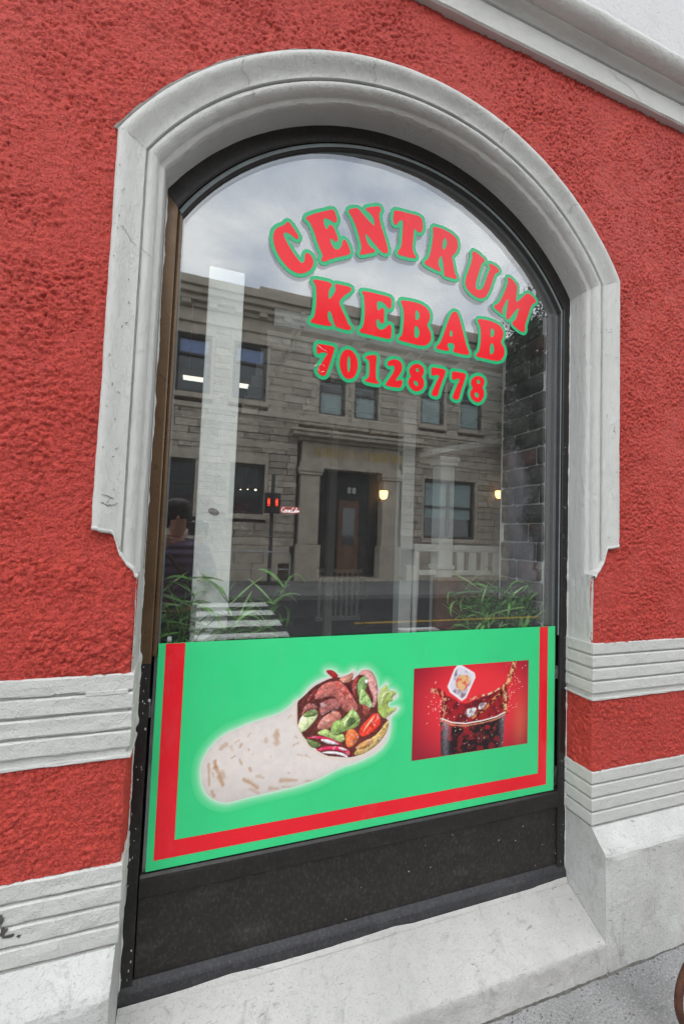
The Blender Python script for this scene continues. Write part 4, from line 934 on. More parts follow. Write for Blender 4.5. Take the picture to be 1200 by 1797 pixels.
# ================================================================ room behind the glass
FZ, CZ, RY = .20, 3.35, 5.6
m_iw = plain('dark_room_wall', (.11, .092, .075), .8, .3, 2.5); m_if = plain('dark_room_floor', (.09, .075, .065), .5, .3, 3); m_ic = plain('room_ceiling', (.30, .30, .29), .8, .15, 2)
m_white = m_paint('white_gloss_paint', (.88, .90, .89), .1); m_wood = plain('brown_wood', (.20, .085, .035), .45, .35, 12, bump=.001)
RX0, RX1 = -1.2, 6.2
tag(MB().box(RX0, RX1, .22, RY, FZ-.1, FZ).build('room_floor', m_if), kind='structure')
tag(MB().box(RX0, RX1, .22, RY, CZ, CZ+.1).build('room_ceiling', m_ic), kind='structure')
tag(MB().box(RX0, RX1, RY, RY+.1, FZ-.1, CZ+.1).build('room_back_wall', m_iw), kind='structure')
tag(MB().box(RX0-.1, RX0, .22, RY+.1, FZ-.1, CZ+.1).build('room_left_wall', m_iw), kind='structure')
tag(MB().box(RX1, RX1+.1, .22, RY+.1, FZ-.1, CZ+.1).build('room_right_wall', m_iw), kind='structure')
inl = MB().box(XL-.05, XR+.05, .17, .42, 1.00, 1.04); inl.build('inner_window_ledge', m_white, bld)
# wall closing off the room behind the facade (around the opening)
def facade_back():
    p = arch_pts(HW+.02, RI+.02, .60, 40); n = len(p); vs = [(x, .23, z) for x, z in p]; q = []
    for x, z in p:
        if z < .7: q.append((RX0 if x < CX else RX1, FZ-.1) if False else ((RX0 if x < CX else RX1), .60))
        elif z <= ZC+.56: q.append(((RX0 if x < CX else RX1), z))
        else: q.append((CX+(x-CX)*(RX1-CX)/HW if x > CX else CX+(x-CX)*(CX-RX0)/HW, CZ+.1))
    vs += [(x, .23, z) for x, z in q]
    mb = MB(); mb.add(vs, [(i, i+1, n+i+1, n+i) for i in range(n-1)])
    mb.add([(RX0, .23, FZ-.1), (RX1, .23, FZ-.1), (RX1, .23, .60), (RX0, .23, .60)], [(0, 1, 2, 3)])
    mb.add([(RX0-.1, .23, .6), (RX0, .23, .6), (RX0, .23, CZ+.1), (RX0-.1, .23, CZ+.1)], [(0, 1, 2, 3)])
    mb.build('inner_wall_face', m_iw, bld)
facade_back()

# white square column close behind the glass
col = empty('white_column', (.053, .25, FZ), 'white square column standing just behind the left part of the glass', 'column')
MB().box(-.012, .110, .212, .325, FZ, 2.52, .004).build('shaft', m_white, col)
MB().box(-.024, .122, .200, .337, 1.042, 1.072, .004).build('base_block', m_white, col)
m_gry = plain('grey_plate', (.12, .13, .13), .4)
mb = MB(); n = 20; c = (.045, 1.658)
mb.add([(c[0]+.018*math.cos(2*math.pi*k/n)*1.0+.004*math.sin(2*math.pi*k/n), .2105, c[1]+.011*math.sin(2*math.pi*k/n)-.006*math.cos(2*math.pi*k/n)) for k in range(n)], [tuple(range(n))]); mb.build('oval_plate', m_gry, col)

# brick-faced pier beside the window, right
pier = empty('brick_pier', (1.60, .36, FZ), 'dark purple grey brick pier with pale mortar inside, right of the glass', 'brick pier')
m_mort = plain('pale_mortar', (.85, .84, .85), .9, .15, 40, bump=.002)
MB().box(1.487, 1.78, .222, .50, FZ, 3.05).build('mortar_core', m_mort, pier)
MB().box(1.480, 1.79, .501, .512, FZ, 3.05).build('pale_corner_strip', m_white, pier)
m_brk = []
for k, c_ in enumerate(((.046, .036, .042), (.055, .043, .048), (.095, .046, .042), (.038, .032, .038), (.062, .048, .052))):
    m_brk.append(plain('dark_brick_%s' % 'abcde'[k], c_, .8, .3, 25, bump=.004, bs=90))
bz = 1.06; cr_ = 0
def brick_obj(y0, y1, z0, z1):
    bm = bmesh.new(); bmesh.ops.create_cube(bm, size=1.)
    for v in bm.verts: v.co = Vector((v.co.x*.02, v.co.y*(y1-y0), v.co.z*(z1-z0)))
    bmesh.ops.bevel(bm, geom=bm.edges[:], offset=.005, segments=2, affect='EDGES')
    for v in bm.verts:
        v.co = v.co+Vector((0, random.uniform(-.002, .002), random.uniform(-.002, .002)))
    mb = MB(); mb.bm(bm, Matrix.Translation((1.483, (y0+y1)/2, (z0+z1)/2)), True); mb.build('brick', random.choice(m_brk), pier)
while bz < 2.95:
    ph = random.uniform(.0, .18); y = .222-ph; hh = random.uniform(.076, .084)
    while y < .49:
        ln = random.uniform(.11, .19); a, b = max(y, .222), min(y+ln, .499)
        if b-a > .02: brick_obj(a+.002, b-.002, bz, bz+hh)
        y += ln+.008
    bz += hh+.008; cr_ += 1

# lattice ceiling of the seating pergola
lat = empty('pergola_lattice', (1.6, 1.4, 2.55), 'white timber lattice roof of the pergola, seen behind the telephone number', 'lattice')
for k in range(8): MB().box(.28, 3.4, .60+k*.225, .60+k*.225+.018, 2.548, 2.625).build('lattice_bar', m_white, lat)
for k in range(9): MB().box(.40+k*.33, .40+k*.33+.018, .585, 2.25, 2.560, 2.623).build('lattice_bar', m_white, lat)

# pergola posts, rail and booth
def post(x0, x1, y0, z1, label, cap=True):
    p = empty('pergola_post', ((x0+x1)/2, y0, FZ), label, 'post', None); w = x1-x0
    MB().box(x0, x1, y0, y0+w, FZ, z1, .004).build('shaft', m_white, p)
    if cap:
        MB().box(x0-.015, x1+.015, y0-.015, y0+w+.015, z1-.045, z1-.022, .004).build('capital', m_white, p)
        MB().box(x0-.025, x1+.025, y0-.025, y0+w+.025, z1-.020, z1+.010, .004).build('abacus', m_white, p)
        MB().box(x0-.010, x1+.010, y0-.010, y0+w+.010, 1.395, 1.42, .003).build('base', m_white, p)
    return p
YR = 1.076
post(1.195, 1.28, YR, 2.547, 'tall white pergola post left of the railing', False)
post(1.458, 1.560, YR-.02, 2.11, 'white pergola post with capital, between railing and sloping beam')
post(1.18, 1.255, 2.6, 2.93, 'slim dim white post in front of the stone doorway reflection', False)
bm_ = empty('sloping_beam', (1.8, YR, 2.12), 'white sloping beam resting on the capital of the right post', 'beam')
MB().add([(1.37, YR-.06, 2.122), (2.6, YR-.06, 2.40), (2.6, YR-.06, 2.45), (1.37, YR-.06, 2.155), (1.37, YR+.12, 2.122), (2.6, YR+.12, 2.40), (2.6, YR+.12, 2.45), (1.37, YR+.12, 2.155)], [(0,1,2,3),(4,7,6,5),(0,4,5,1),(3,2,6,7),(0,3,7,4),(1,5,6,2)]).build('board', m_white, bm_)
rail = empty('white_railing', (1.9, YR, FZ), 'white railing with wide flat balusters beside the brick pier', 'railing')
MB().box(1.30, 2.5, YR, YR+.05, 1.506, 1.55, .005).build('handrail', m_white, rail)
MB().box(1.34, 2.5, YR+.008, YR+.045, 1.355, 1.384, .003).build('bottom_rail', m_white, rail)
for k in range(9): MB().box(1.624+k*.094, 1.624+k*.094+.046, YR+.012, YR+.03, 1.3845, 1.5055).build('baluster', m_white, rail)
MB().lathe([(.022, 0), (.022, .70), (.013, .72), (.020, .75), (.015, .79), (.019, .95), (.023, 1.05), (.023, 1.306)], (1.318, YR+.025, FZ), 14).build('newel', m_white, rail)
booth = empty('booth_bench', (1.9, YR-.1, FZ), 'brown and dark red booth bench below the white railing', 'bench')
m_redl = plain('dark_red_leather', (.16, .014, .020), .4, .2, 6)
MB().box(1.42, 2.6, YR-.07, YR-.005, FZ, 1.345, .015).build('backrest', m_wood, booth)
MB().box(1.42, 2.6, YR-.40, YR-.072, .70, 1.06, .03).build('seat', m_redl, booth)
gate = empty('wooden_gate', (1.5, 3.0, FZ), 'low brown wooden gate of upright boards, deep in the room', 'gate')
for k in range(6): MB().box(1.262+k*.08, 1.262+k*.08+.076, 3.0, 3.02, .90, 1.54).build('board', m_wood, gate)
MB().box(1.25, 1.76, 2.995, 3.03, 1.541, 1.575).build('top_rail', m_wood, gate)
fen = empty('white_balustrade', (1.42, 2.7, FZ), 'low white balustrade of thin spindles in front of the wooden gate', 'balustrade')
MB().box(1.12, 1.58, 2.68, 2.73, 1.21, 1.245).build('handrail', m_white, fen); MB().box(1.12, 1.58, 2.68, 2.73, .74, .775).build('bottom_rail', m_white, fen)
for k in range(8): MB().lathe([(.012, 0), (.012, .08), (.020, .14), (.012, .2), (.018, .3), (.012, .36), (.012, .434)], (1.15+k*.057, 2.705, .7755), 10).build('spindle', m_white, fen)
# counter with drinks sign
cnt = empty('service_counter', (.55, 4.2, FZ), 'tan service counter at the back left of the room', 'counter')
m_tan = plain('tan_counter', (.30, .24, .14), .5, .2, 5)
MB().box(.15, 1.2, 4.2, 4.6, FZ, 1.50, .01).build('counter_front', m_tan, cnt); MB().box(.10, 1.25, 4.15, 4.65, 1.502, 1.545, .008).build('counter_top', m_wood, cnt)
sg = empty('lit_drinks_sign', (1.25, 4.80, 1.865), 'small lit red drinks sign with white script on the back wall', 'sign')
m_sr = plain('lit_red_sign', (.5, .02, .03), .4, .1, 5, emis=(.9, .04, .06), estr=.32); m_sw = plain('lit_white_script', (.8, .8, .8), .4, .1, 5, emis=(1, .95, .95), estr=.75)
MB().box(1.11, 1.40, 4.80, 4.84, 1.865, 1.965, .02).build('light_box', m_sr, sg)
SCR = [[(.055,.075),(.035,.082),(.015,.06),(.012,.035),(.03,.02),(.055,.03)], [(.075,.05),(.062,.045),(.060,.03),(.072,.025),(.082,.035),(.075,.05)], [(.105,.048),(.094,.048),(.090,.032),(.100,.025),(.110,.032)], [(.135,.048),(.122,.046),(.119,.03),(.13,.026),(.137,.045),(.138,.026),(.146,.03)],
       [(.15,.038),(.158,.04)], [(.20,.078),(.18,.082),(.163,.06),(.163,.033),(.18,.02),(.20,.03)], [(.215,.05),(.204,.045),(.203,.03),(.213,.025),(.222,.035),(.215,.05)], [(.228,.03),(.236,.075),(.232,.085),(.229,.05),(.234,.027),(.242,.03)], [(.262,.048),(.250,.046),(.248,.03),(.257,.026),(.264,.045),(.265,.027),(.275,.034)], [(.04,.01),(.10,.018),(.16,.012),(.24,.016)]]
mb = MB()
for st in SCR:
    for a, b in zip(st[:-1], st[1:]):
        a_ = Vector((1.115+a[0], 4.797, 1.865+a[1])); b_ = Vector((1.115+b[0], 4.797, 1.865+b[1])); d = (b_-a_).normalized(); nn = Vector((-d.z, 0, d.x))*.0042; a_ -= d*.002; b_ += d*.002
        mb.add([(a_+nn)[:], (a_-nn)[:], (b_-nn)[:], (b_+nn)[:]], [(0, 1, 2, 3)])
mb.build('script_lettering', m_sw, sg)

# wall lamps with warm shades
m_shade = plain('warm_lamp_shade', (.8, .6, .35), .5, .05, 5, emis=(1., .62, .26), estr=3.2); m_brass = plain('lamp_bracket', (.2, .13, .05), .35, .1, 5, metal=.8)
def sconce(x, y, z, label):
    s_ = empty('wall_lamp', (x, y, z), label, 'lamp', 'lit wall lamps')
    MB().lathe([(.030, -.075), (.050, -.06), (.062, -.02), (.064, .05)], (x, y, z), 18).build('shade', m_shade, s_)
    MB().box(x-.02, x+.02, y+.05, y+.12, z-.11, z-.07).build('bracket', m_brass, s_)
sconce(2.63, 4.55, 2.22, 'lit warm wall lamp in the reflected doorway, left of the two lamps')
sconce(4.79, 4.6, 2.37, 'lit warm wall lamp next to the brick pier, right of the two lamps')
tag(MB().box(2.45, 5.0, 4.70, 4.76, FZ, CZ-.001).build('lamp_partition', m_iw), 'dark partition wall carrying the two warm lamps', 'partition')
# hanging fluorescent lamp
pl = empty('pendant_lamp', (.07, 2.05, 2.72), 'long hanging lamp with wooden housing crossing behind the white column', 'lamp')
m_tube = plain('lit_tube', (.8, .8, .75), .4, .05, 5, emis=(1, .96, .86), estr=1.4)
MB().box(-.20, .34, 2.0, 2.09, 2.735, 2.785, .006).build('housing', plain('pale_oak', (.30, .21, .11), .5, .2, 9), pl)
MB().box(-.17, .31, 2.01, 2.08, 2.722, 2.7345).build('tube', m_tube, pl)
for x in (-.13, -.02): MB().tube([(x, 2.045, 2.785), (x, 2.045, CZ)], .004, 6).build('cable', m_white, pl)
# small ceiling spots
m_sp = plain('lit_spot', (.9, .9, .8), .4, .05, 5, emis=(1, .86, .6), estr=9.)
for k, (x, y, z) in enumerate(((.42, 4.9, 2.20), (.54, 4.9, 2.20), (.64, 4.9, 2.21), (.75, 4.9, 2.21))):
    s_ = empty('spot_lamp', (x, y, z), ('leftmost', 'second from left', 'third from left', 'rightmost, brightest')[k]+' of four small spot lamps above the counter', 'lamp', 'spot lamps over the counter')
    MB().lathe([(.001, -.02), (.02, -.02), (.024, .03), (.01, .05), (.01, .3)], (x, y, z), 10).build('housing', m_gry, s_)
    MB().ell((x, y-.01, z-.024), (.014 if k == 3 else .006,)*3, 8, 6).build('bulb', m_sp, s_)

# ================================================================ potted plants on the inner ledge
def blade(name, length, width, bend, fold=.25):
    n = 7; vs = []; fs = []
    for i in range(n):
        t = i/(n-1); w = width*math.sin(math.pi*min(1, .12+t*.88))**.8*(1-.15*t)+.0004; a = bend*t
        r_ = length*t; x = r_*math.cos(a*.6); z = r_*math.sin(.9)*(1-.4*t*bend)-.35*bend*length*t*t
        vs += [(x, -w, z+w*fold), (x, 0, z), (x, w, z+w*fold)]
    for i in range(n-1): fs += [(i*3, i*3+1, i*3+4, i*3+3), (i*3+1, i*3+2, i*3+5, i*3+4)]
    me = bpy.data.meshes.new(name); me.from_pydata(vs, [], fs); me.polygons.foreach_set('use_smooth', [True]*len(fs)); return me
m_leaf = []
for nm, c_ in (('leaf_dark', (.065, .18, .035)), ('leaf_mid', (.13, .34, .06)), ('leaf_light', (.27, .52, .14))):
    m_leaf.append(plain(nm, c_, .4, .25, 18))
blades = []
for k in range(6):
    me = blade('leaf', (.10, .13, .16, .12, .17, .15)[k], (.0072, .0082, .0090, .0095, .0080, .0060)[k], (.7, 1.0, 1.3, .5, 1.5, .35)[k]); me.materials.append(m_leaf[k % 3]); blades.append(me)
m_pot = plain('dark_pot', (.05, .045, .04), .5); m_gold = plain('gold_pot', (.45, .24, .04), .35, .2, 20); m_soil = plain('soil', (.03, .022, .015), .95)
def plant(x, y, n, h, spread, seed, label, potm):
    rg = random.Random(seed); p = empty('potted_plant', (x, y, 1.041), label, 'plant', 'potted plants on the inner ledge')
    MB().lathe([(.001, 0), (.040, 0), (.052, .10), (.056, .12), (.050, .12), (.046, .10), (.001, .10)], (x, y, 1.041), 18).build('pot', potm, p)
    MB().lathe([(.001, .108), (.045, .106)], (x, y, 1.041), 14).build('soil', m_soil, p)
    stems = []
    for k in range(max(5, n//11)):
        a = rg.uniform(0, 6.283); q = Vector((x+.02*math.cos(a), y+.012*math.sin(a), 1.14))
        t = q+Vector((spread*rg.uniform(.2, .75)*math.cos(a), .035*math.sin(a), h*rg.uniform(.35, .95))); mid = (q+t)/2+Vector((0, 0, .03)); stems.append((q, mid, t))
        MB().tube([q[:], mid[:], t[:]], [.0025, .002, .001], 5).build('stem', m_leaf[0], p)
    for k in range(n):
        o = bpy.data.objects.new('leaf', rg.choice(blades)); q, mid, t = rg.choice(stems); f = rg.uniform(.15, 1.0)
        pos = q.lerp(mid, f*2) if f < .5 else mid.lerp(t, f*2-1)
        yaw = rg.uniform(-.9, .9)+(math.pi if rg.random() < .5 else 0); s_ = rg.uniform(.60, 1.15)*spread/.18
        if pos.y+.12*s_*math.sin(yaw) < .168: yaw = -yaw                 # keep blades off the glass
        o.location = (pos.x, max(pos.y, .172), pos.z)
        o.rotation_euler = (rg.uniform(-.6, .6), rg.uniform(-.45, .9), yaw); o.scale = (s_, s_*.85, s_)
        link(o, p)
plant(-.055, .205, 140, .33, .18, 3, 'leafy green plant at the foot of the white column, leftmost', m_pot)
plant(.185, .215, 120, .30, .18, 5, 'leafy green plant right of the white column', m_pot)
plant(1.20, .27, 130, .33, .18, 8, 'loose pale green plant at the left of the brick pier', m_gold)
plant(1.365, .25, 140, .33, .18, 12, 'dense dark green plant against the brick pier', m_pot)

# ================================================================ people
def skin_mesh(name, verts, edges, radii, mat, parent, sub=2):
    me = bpy.data.meshes.new(name); me.from_pydata(verts, edges, []); me.materials.append(mat)
    o = bpy.data.objects.new(name, me); link(o, parent)
    md = o.modifiers.new('skin', 'SKIN'); sv = me.skin_vertices[0].data
    for i, r_ in enumerate(radii):
        rr = r_ if isinstance(r_, tuple) else (r_, r_); sv[i].radius = rr; sv[i].use_root = (i == 0)
    md.use_smooth_shade = True; sb = o.modifiers.new('sub', 'SUBSURF'); sb.levels = sub; sb.render_levels = sub
    return o
m_skin = plain('skin', (.50, .30, .22), .5, .1, 10); m_hair = plain('dark_hair', (.012, .009, .008), .5, .3, 60)
def m_quilt():
    b = NB('purple_quilted_jacket'); w = b.n('ShaderNodeTexWave'); w.wave_type = 'BANDS'; w.bands_direction = 'Z'; w.inputs['Scale'].default_value = 5.2; w.inputs['Distortion'].default_value = .6; w.inputs['Detail'].default_value = 1
    b.l(b.P(), w.inputs['Vector']); c = b.ramp(w.outputs['Fac'], [(0., (.08, .055, .12)), (.5, (.19, .14, .26)), (1, (.23, .17, .31))])
    return b.prin(c, .4, spec=.5, normal=b.bump(w.outputs['Fac'], .02, .9))
m_jack = m_quilt(); m_trou = plain('dark_trousers', (.018, .018, .022), .7, .2, 20); m_shoe = plain('dark_shoe', (.03, .022, .018), .5); m_strap = plain('brown_strap', (.06, .03, .015), .5)

# photographer, seen only in the window glass
px, py = -.16, -1.72
ph = empty('person', (px, py, 0), 'person in purple quilted jacket raising a camera, reflected at the left of the glass', 'person')
hd = Vector((px+.015, py+.03, 1.655))
bv = [(px, py, .98), (px, py, 1.15), (px, py+.01, 1.34), (px, py+.02, 1.47), (px+.005, py+.03, 1.53), hd+Vector((0, .0, -.02)), hd+Vector((0, .0, .06)), hd+Vector((0, -.005, .11)),
      (px-.17, py+.02, 1.44), (px-.24, py+.12, 1.24), (px-.04, py+.30, 1.50),
      (px+.17, py+.02, 1.44), (px+.26, py+.10, 1.25), (px+.165, py+.30, 1.545),
      (px-.09, py, .93), (px-.10, py+.01, .50), (px-.10, py-.02, .09), (px-.11, py+.12, .045),
      (px+.09, py, .93), (px+.10, py+.02, .50), (px+.11, py-.01, .09), (px+.12, py+.13, .045)]
be = [(0, 1), (1, 2), (2, 3), (3, 4), (4, 5), (5, 6), (6, 7), (3, 8), (8, 9), (9, 10), (3, 11), (11, 12), (12, 13), (0, 14), (14, 15), (15, 16), (16, 17), (0, 18), (18, 19), (19, 20), (20, 21)]
brd = [(.14, .10), (.12, .09), (.14, .10), (.13, .085), .052, (.068, .080), (.074, .088), (.05, .06), .055, .042, .030, .055, .042, .030, .082, .055, .038, .034, .082, .055, .038, .034]
skin_mesh('body', [tuple(v) for v in bv], be, brd, m_skin, ph)
jv = [bv[0], bv[1], bv[2], bv[3], bv[4], bv[8], bv[9], tuple(Vector(bv[9]).lerp(Vector(bv[10]), .88)), bv[11], bv[12], tuple(Vector(bv[12]).lerp(Vector(bv[13]), .88))]
skin_mesh('jacket', [tuple(v) for v in jv], [(0, 1), (1, 2), (2, 3), (3, 4), (3, 5), (5, 6), (6, 7), (3, 8), (8, 9), (9, 10)], [(.19, .14), (.175, .135), (.185, .14), (.165, .115), (.072, .072), .078, .062, .046, .078, .062, .046], m_jack, ph)
tv = [bv[0], bv[14], bv[15], tuple(Vector(bv[16])+Vector((0, 0, .03))), bv[18], bv[19], tuple(Vector(bv[20])+Vector((0, 0, .03)))]
skin_mesh('trousers', [tuple(v) for v in tv], [(0, 1), (1, 2), (2, 3), (0, 4), (4, 5), (5, 6)], [(.16, .115), .098, .070, .055, .098, .070, .055], m_trou, ph)
for k in (16, 20):
    a = Vector(bv[k]); MB().box(a.x-.045, a.x+.045, a.y-.07, a.y+.20, .002, .085, .03).build('shoe', m_shoe, ph)
mb = MB(); mb.ell((hd.x, hd.y-.012, hd.z+.062), (.092, .108, .098), 18, 12); mb.ell((hd.x-.03, hd.y+.035, hd.z+.095), (.062, .075, .058), 12, 8); mb.ell((hd.x+.035, hd.y+.03, hd.z+.09), (.058, .072, .060), 12, 8); mb.ell((hd.x-.07, hd.y-.01, hd.z+.02), (.030, .06, .085), 10, 8); mb.ell((hd.x+.07, hd.y-.02, hd.z+.02), (.028, .06, .08), 10, 8); mb.build('hair', m_hair, ph)
mb = MB(); mb.ell((hd.x+.004, hd.y+.092, hd.z+.01), (.012, .018, .020), 8, 6); mb.build('nose', m_skin, ph)
for s_ in (-1, 1): MB().ell((hd.x+s_*.078, hd.y+.01, hd.z+.02), (.012, .018, .028), 8, 6).build('ear', m_skin, ph)
def hand(wx, wy, wz, s_):
    w = Vector((wx, wy, wz)); pv = [w, w+Vector((0, .05, .01)), w+Vector((0, .085, .015))]; ee = [(0, 1), (1, 2)]; rr = [(.026, .02), (.034, .018), (.03, .016)]
    for k in range(4):
        a = w+Vector((s_*.004, .09, .040-k*.019)); i0 = len(pv); L_ = (.034, .040, .037, .028)[k]
        pv += [a, a+Vector((-s_*L_*.35, L_*.75, 0)), a+Vector((-s_*L_*1.1, L_*.8, -.003))]; ee += [(2, i0), (i0, i0+1), (i0+1, i0+2)]; rr += [.0095, .009, .008]
    i0 = len(pv); a = w+Vector((-s_*.022, .045, -.012)); pv += [a, a+Vector((-s_*.022, .03, -.004)), a+Vector((-s_*.028, .055, .004))]; ee += [(1, i0), (i0, i0+1), (i0+1, i0+2)]; rr += [.012, .010, .009]
    skin_mesh('hand', [tuple(v) for v in pv], ee, rr, m_skin, ph, 1)
hand(px-.04, py+.27, 1.51, -1); hand(px+.19, py+.24, 1.545, 1)
sp = [(px-.12, py-.11, 1.44), (px-.02, py+.16, 1.40), (px+.10, py+.175, 1.22), (px+.19, py+.05, 1.06), (px+.08, py-.16, 1.15), (px-.06, py-.15, 1.34), (px-.12, py-.11, 1.44)]
MB().tube(sp, .014, 8).build('bag_strap', m_strap, ph)
cm = empty('photo_camera', (.0, -1.40, 1.60), 'black camera held up in both hands by the reflected person', 'camera')
m_blk = plain('black_camera', (.015, .015, .016), .4, .2, 30)
MB().box(-.066, .066, -1.42, -1.375, 1.555, 1.640, .008).build('camera_body', m_blk, cm); 
mb = MB(); mb.tube([(0, -1.374, 1.598), (0, -1.345, 1.598), (0, -1.330, 1.598)], [.030, .030, .033], 20); mb.build('lens_barrel', m_blk, cm)
MB().box(-.025, .025, -1.415, -1.385, 1.641, 1.658, .005).build('viewfinder', m_blk, cm)

# shop worker behind the counter
wx, wy = .52, 4.95
wk = empty('person', (wx, wy, FZ), 'person in green shirt and red cap behind the back counter', 'person')
g0 = FZ
wv = [(wx, wy, g0+.92), (wx, wy, g0+1.2), (wx, wy, g0+1.38), (wx, wy, g0+1.46), (wx, wy-.01, g0+1.55), (wx, wy-.01, g0+1.64), (wx-.18, wy, g0+1.37), (wx-.22, wy-.04, g0+1.12), (wx-.16, wy-.2, g0+1.36), (wx+.18, wy, g0+1.37), (wx+.23, wy-.04, g0+1.12), (wx+.16, wy-.2, g0+1.36), (wx-.09, wy, g0+.5), (wx-.09, wy, g0+.06), (wx-.09, wy-.12, g0+.04), (wx+.09, wy, g0+.5), (wx+.09, wy, g0+.06), (wx+.09, wy-.12, g0+.04)]
skin_mesh('body', wv, [(0, 1), (1, 2), (2, 3), (3, 4), (4, 5), (2, 6), (6, 7), (7, 8), (2, 9), (9, 10), (10, 11), (0, 12), (12, 13), (13, 14), (0, 15), (15, 16), (16, 17)], [(.14, .10), (.13, .095), (.12, .085), .05, (.07, .08), (.065, .075), .05, .04, .028, .05, .04, .028, .06, .045, .035, .06, .045, .035], m_skin, wk)
m_gsh = plain('green_shirt', (.05, .22, .035), .8, .15, 10); m_cap = plain('red_cap', (.30, .02, .02), .7)
skin_mesh('shirt', [wv[0], wv[1], wv[2], wv[6], wv[7], wv[9], wv[10]], [(0, 1), (1, 2), (2, 3), (3, 4), (2, 5), (5, 6)], [(.16, .12), (.155, .115), (.14, .10), .07, .055, .07, .055], m_gsh, wk)
MB().ell((wx, wy+.01, g0+1.635), (.082, .095, .075), 14, 8).build('hair', m_hair, wk)
mb = MB(); mb.ell((wx-.012, wy, g0+1.675), (.086, .098, .06), 14, 8); mb.box(wx-.06, wx+.05, wy-.17, wy-.06, g0+1.655, g0+1.668, .004); mb.build('cap', m_cap, wk)

# ================================================================ across the street: stone building
SY = -12.0
sb = empty('stone_building', (4.5, SY, 0), 'grey brown rough stone building with portal and cornice across the street, reflected in the glass', 'building')
m_st = [plain('rubble_stone_%s' % 'abcd'[k], c_, .9, .35, 5, bump=.02, bs=14) for k, c_ in enumerate(((.50, .44, .355), (.44, .385, .31), (.55, .485, .395), (.38, .335, .275)))]
m_ash = plain('dressed_stone', (.50, .445, .355), .85, .22, 3, bump=.008, bs=18); m_mor = plain('dark_joint', (.24, .215, .18), .95, .2, 10)
m_wfr = plain('brown_window_frame', (.055, .045, .038), .6); m_rf = plain('roof_metal', (.13, .13, .13), .5)
WX0, WX1 = -6.5, 11.5
OPEN = [(-.95, .10, 5.75, 7.62), (.77, 1.83, 5.75, 7.62), (.84, 1.93, 2.10, 3.72), (-1.3, -.2, 2.10, 3.72), (3.62, 4.58, 5.60, 6.90), (4.90, 5.82, 5.60, 6.90), (7.74, 9.94, 1.55, 3.72), (7.5, 8.5, 5.75, 7.4), (9.2, 10.2, 5.75, 7.4), (-4.2, -3.1, 5.75, 7.62), (-4.2, -3.1, 2.1, 3.72), (3.05, 6.70, 0, 4.95)]
MB().box(WX0, WX1, SY-.60, SY-.36, -.2, 9.0).build('wall_core', m_mor, sb)
def free_runs(z0, z1):
    cuts = sorted((a-.10, b+.10) for a, b, c, d in OPEN if c-.1 < z1 and d+.1 > z0); x = WX0; out = []
    for a, b in cuts:
        if a > x: out.append((x, a))
        x = max(x, b)
    if x < WX1: out.append((x, WX1))
    return out
stone_me = []
for k in range(8):
    bm = bmesh.new(); bmesh.ops.create_cube(bm, size=1.); bmesh.ops.bevel(bm, geom=[e_ for e_ in bm.edges], offset=.05, segments=1, affect='EDGES')
    for v in bm.verts: v.co += Vector([random.uniform(-.022, .022) for _ in range(3)])
    me = bpy.data.meshes.new('stone'); bm.to_mesh(me); bm.free(); me.materials.append(m_st[k % 4]); stone_me.append(me)
STN = []; z = 1.12
while z < 8.0:
    h = random.uniform(.19, .27); h = min(h, 8.05-z)
    for a, b in free_runs(z, z+h):
        x = a
        while x < b-.05:
            ln = min(random.uniform(.32, .85), b-x)
            if b-x-ln < .2: ln = b-x
            STN.append((x, x+ln, z, z+h)); x += ln
    z += h
STN.sort(key=lambda s_: abs((s_[0]+s_[1])/2-5.0)+.6*abs((s_[2]+s_[3])/2-4.0)+(20 if (s_[0]+s_[1])/2 < -1 else 0))
rest = MB()
for k, (x0, x1, z0, z1) in enumerate(STN):
    d = random.uniform(.0, .03)
    if k < 300:
        o = bpy.data.objects.new('stone', stone_me[k % 8]); o.location = ((x0+x1)/2, SY-.20+d, (z0+z1)/2); o.scale = (x1-x0-.010, .40, z1-z0-.010); link(o, sb)
    else: rest.box(x0+.01, x1-.01, SY-.38+d, SY-.02+d, z0+.009, z1-.009)
tag(rest.build('stones', m_st[0], sb), kind='stuff')
# dressed base courses
x = WX0
while x < WX1:
    ln = random.uniform(.8, 1.3); b_ = min(x+ln, WX1)
    for z0, z1 in ((0, .55), (.555, 1.115)):
        a = x+(.35 if z0 else 0); bb = min(b_+(.35 if z0 else 0), WX1)
        if not (a < 6.75 and bb > 3.0): MB().box(a+.006, bb-.006, SY-.37, SY+.05, z0, z1, .012).build('base_block', m_ash, sb)
    x = b_
# string courses and the main cornice
for (z0, z1, y1) in ((4.25, 4.42, .05), (5.30, 5.45, .06), (7.98, 8.16, .08), (8.165, 8.42, .02), (8.425, 8.56, .12), (8.565, 8.72, .28), (8.725, 8.90, .42), (8.905, 9.16, .52)):
    for a, b in ((WX0, 2.62), (7.45, WX1)) if z0 in (4.25,) else ((WX0, WX1),):
        MB().box(a-.1*(a < 0), b, SY-.37, SY+y1, z0, z1, .01).build('string_course', m_ash, sb)
for k in range(24): MB().box(WX0+.2+k*.78, WX0+.45+k*.78, SY+.10, SY+.26, 8.43, 8.56).build('corbel', m_ash, sb)
MB().box(1.5, WX1, SY-.9, SY-.1, 9.162, 9.62).build('parapet', m_ash, sb)
mb = MB(); mb.add([(WX0, SY+.1, 9.16), (WX1, SY+.1, 9.16), (WX1, SY-5, 11.8), (WX0, SY-5, 11.8)], [(0, 1, 2, 3)]); mb.build('roof', m_rf, sb)
m_pane = plain('window_pane_dark', (.03, .045, .05), .05, .1, 2, spec=.9); m_skypane = plain('sky_lit_pane_blue', (.22, .30, .52), .5, .1, 3); m_bl2 = plain('pale_blind', (.33, .43, .42), .6, .1, 3)
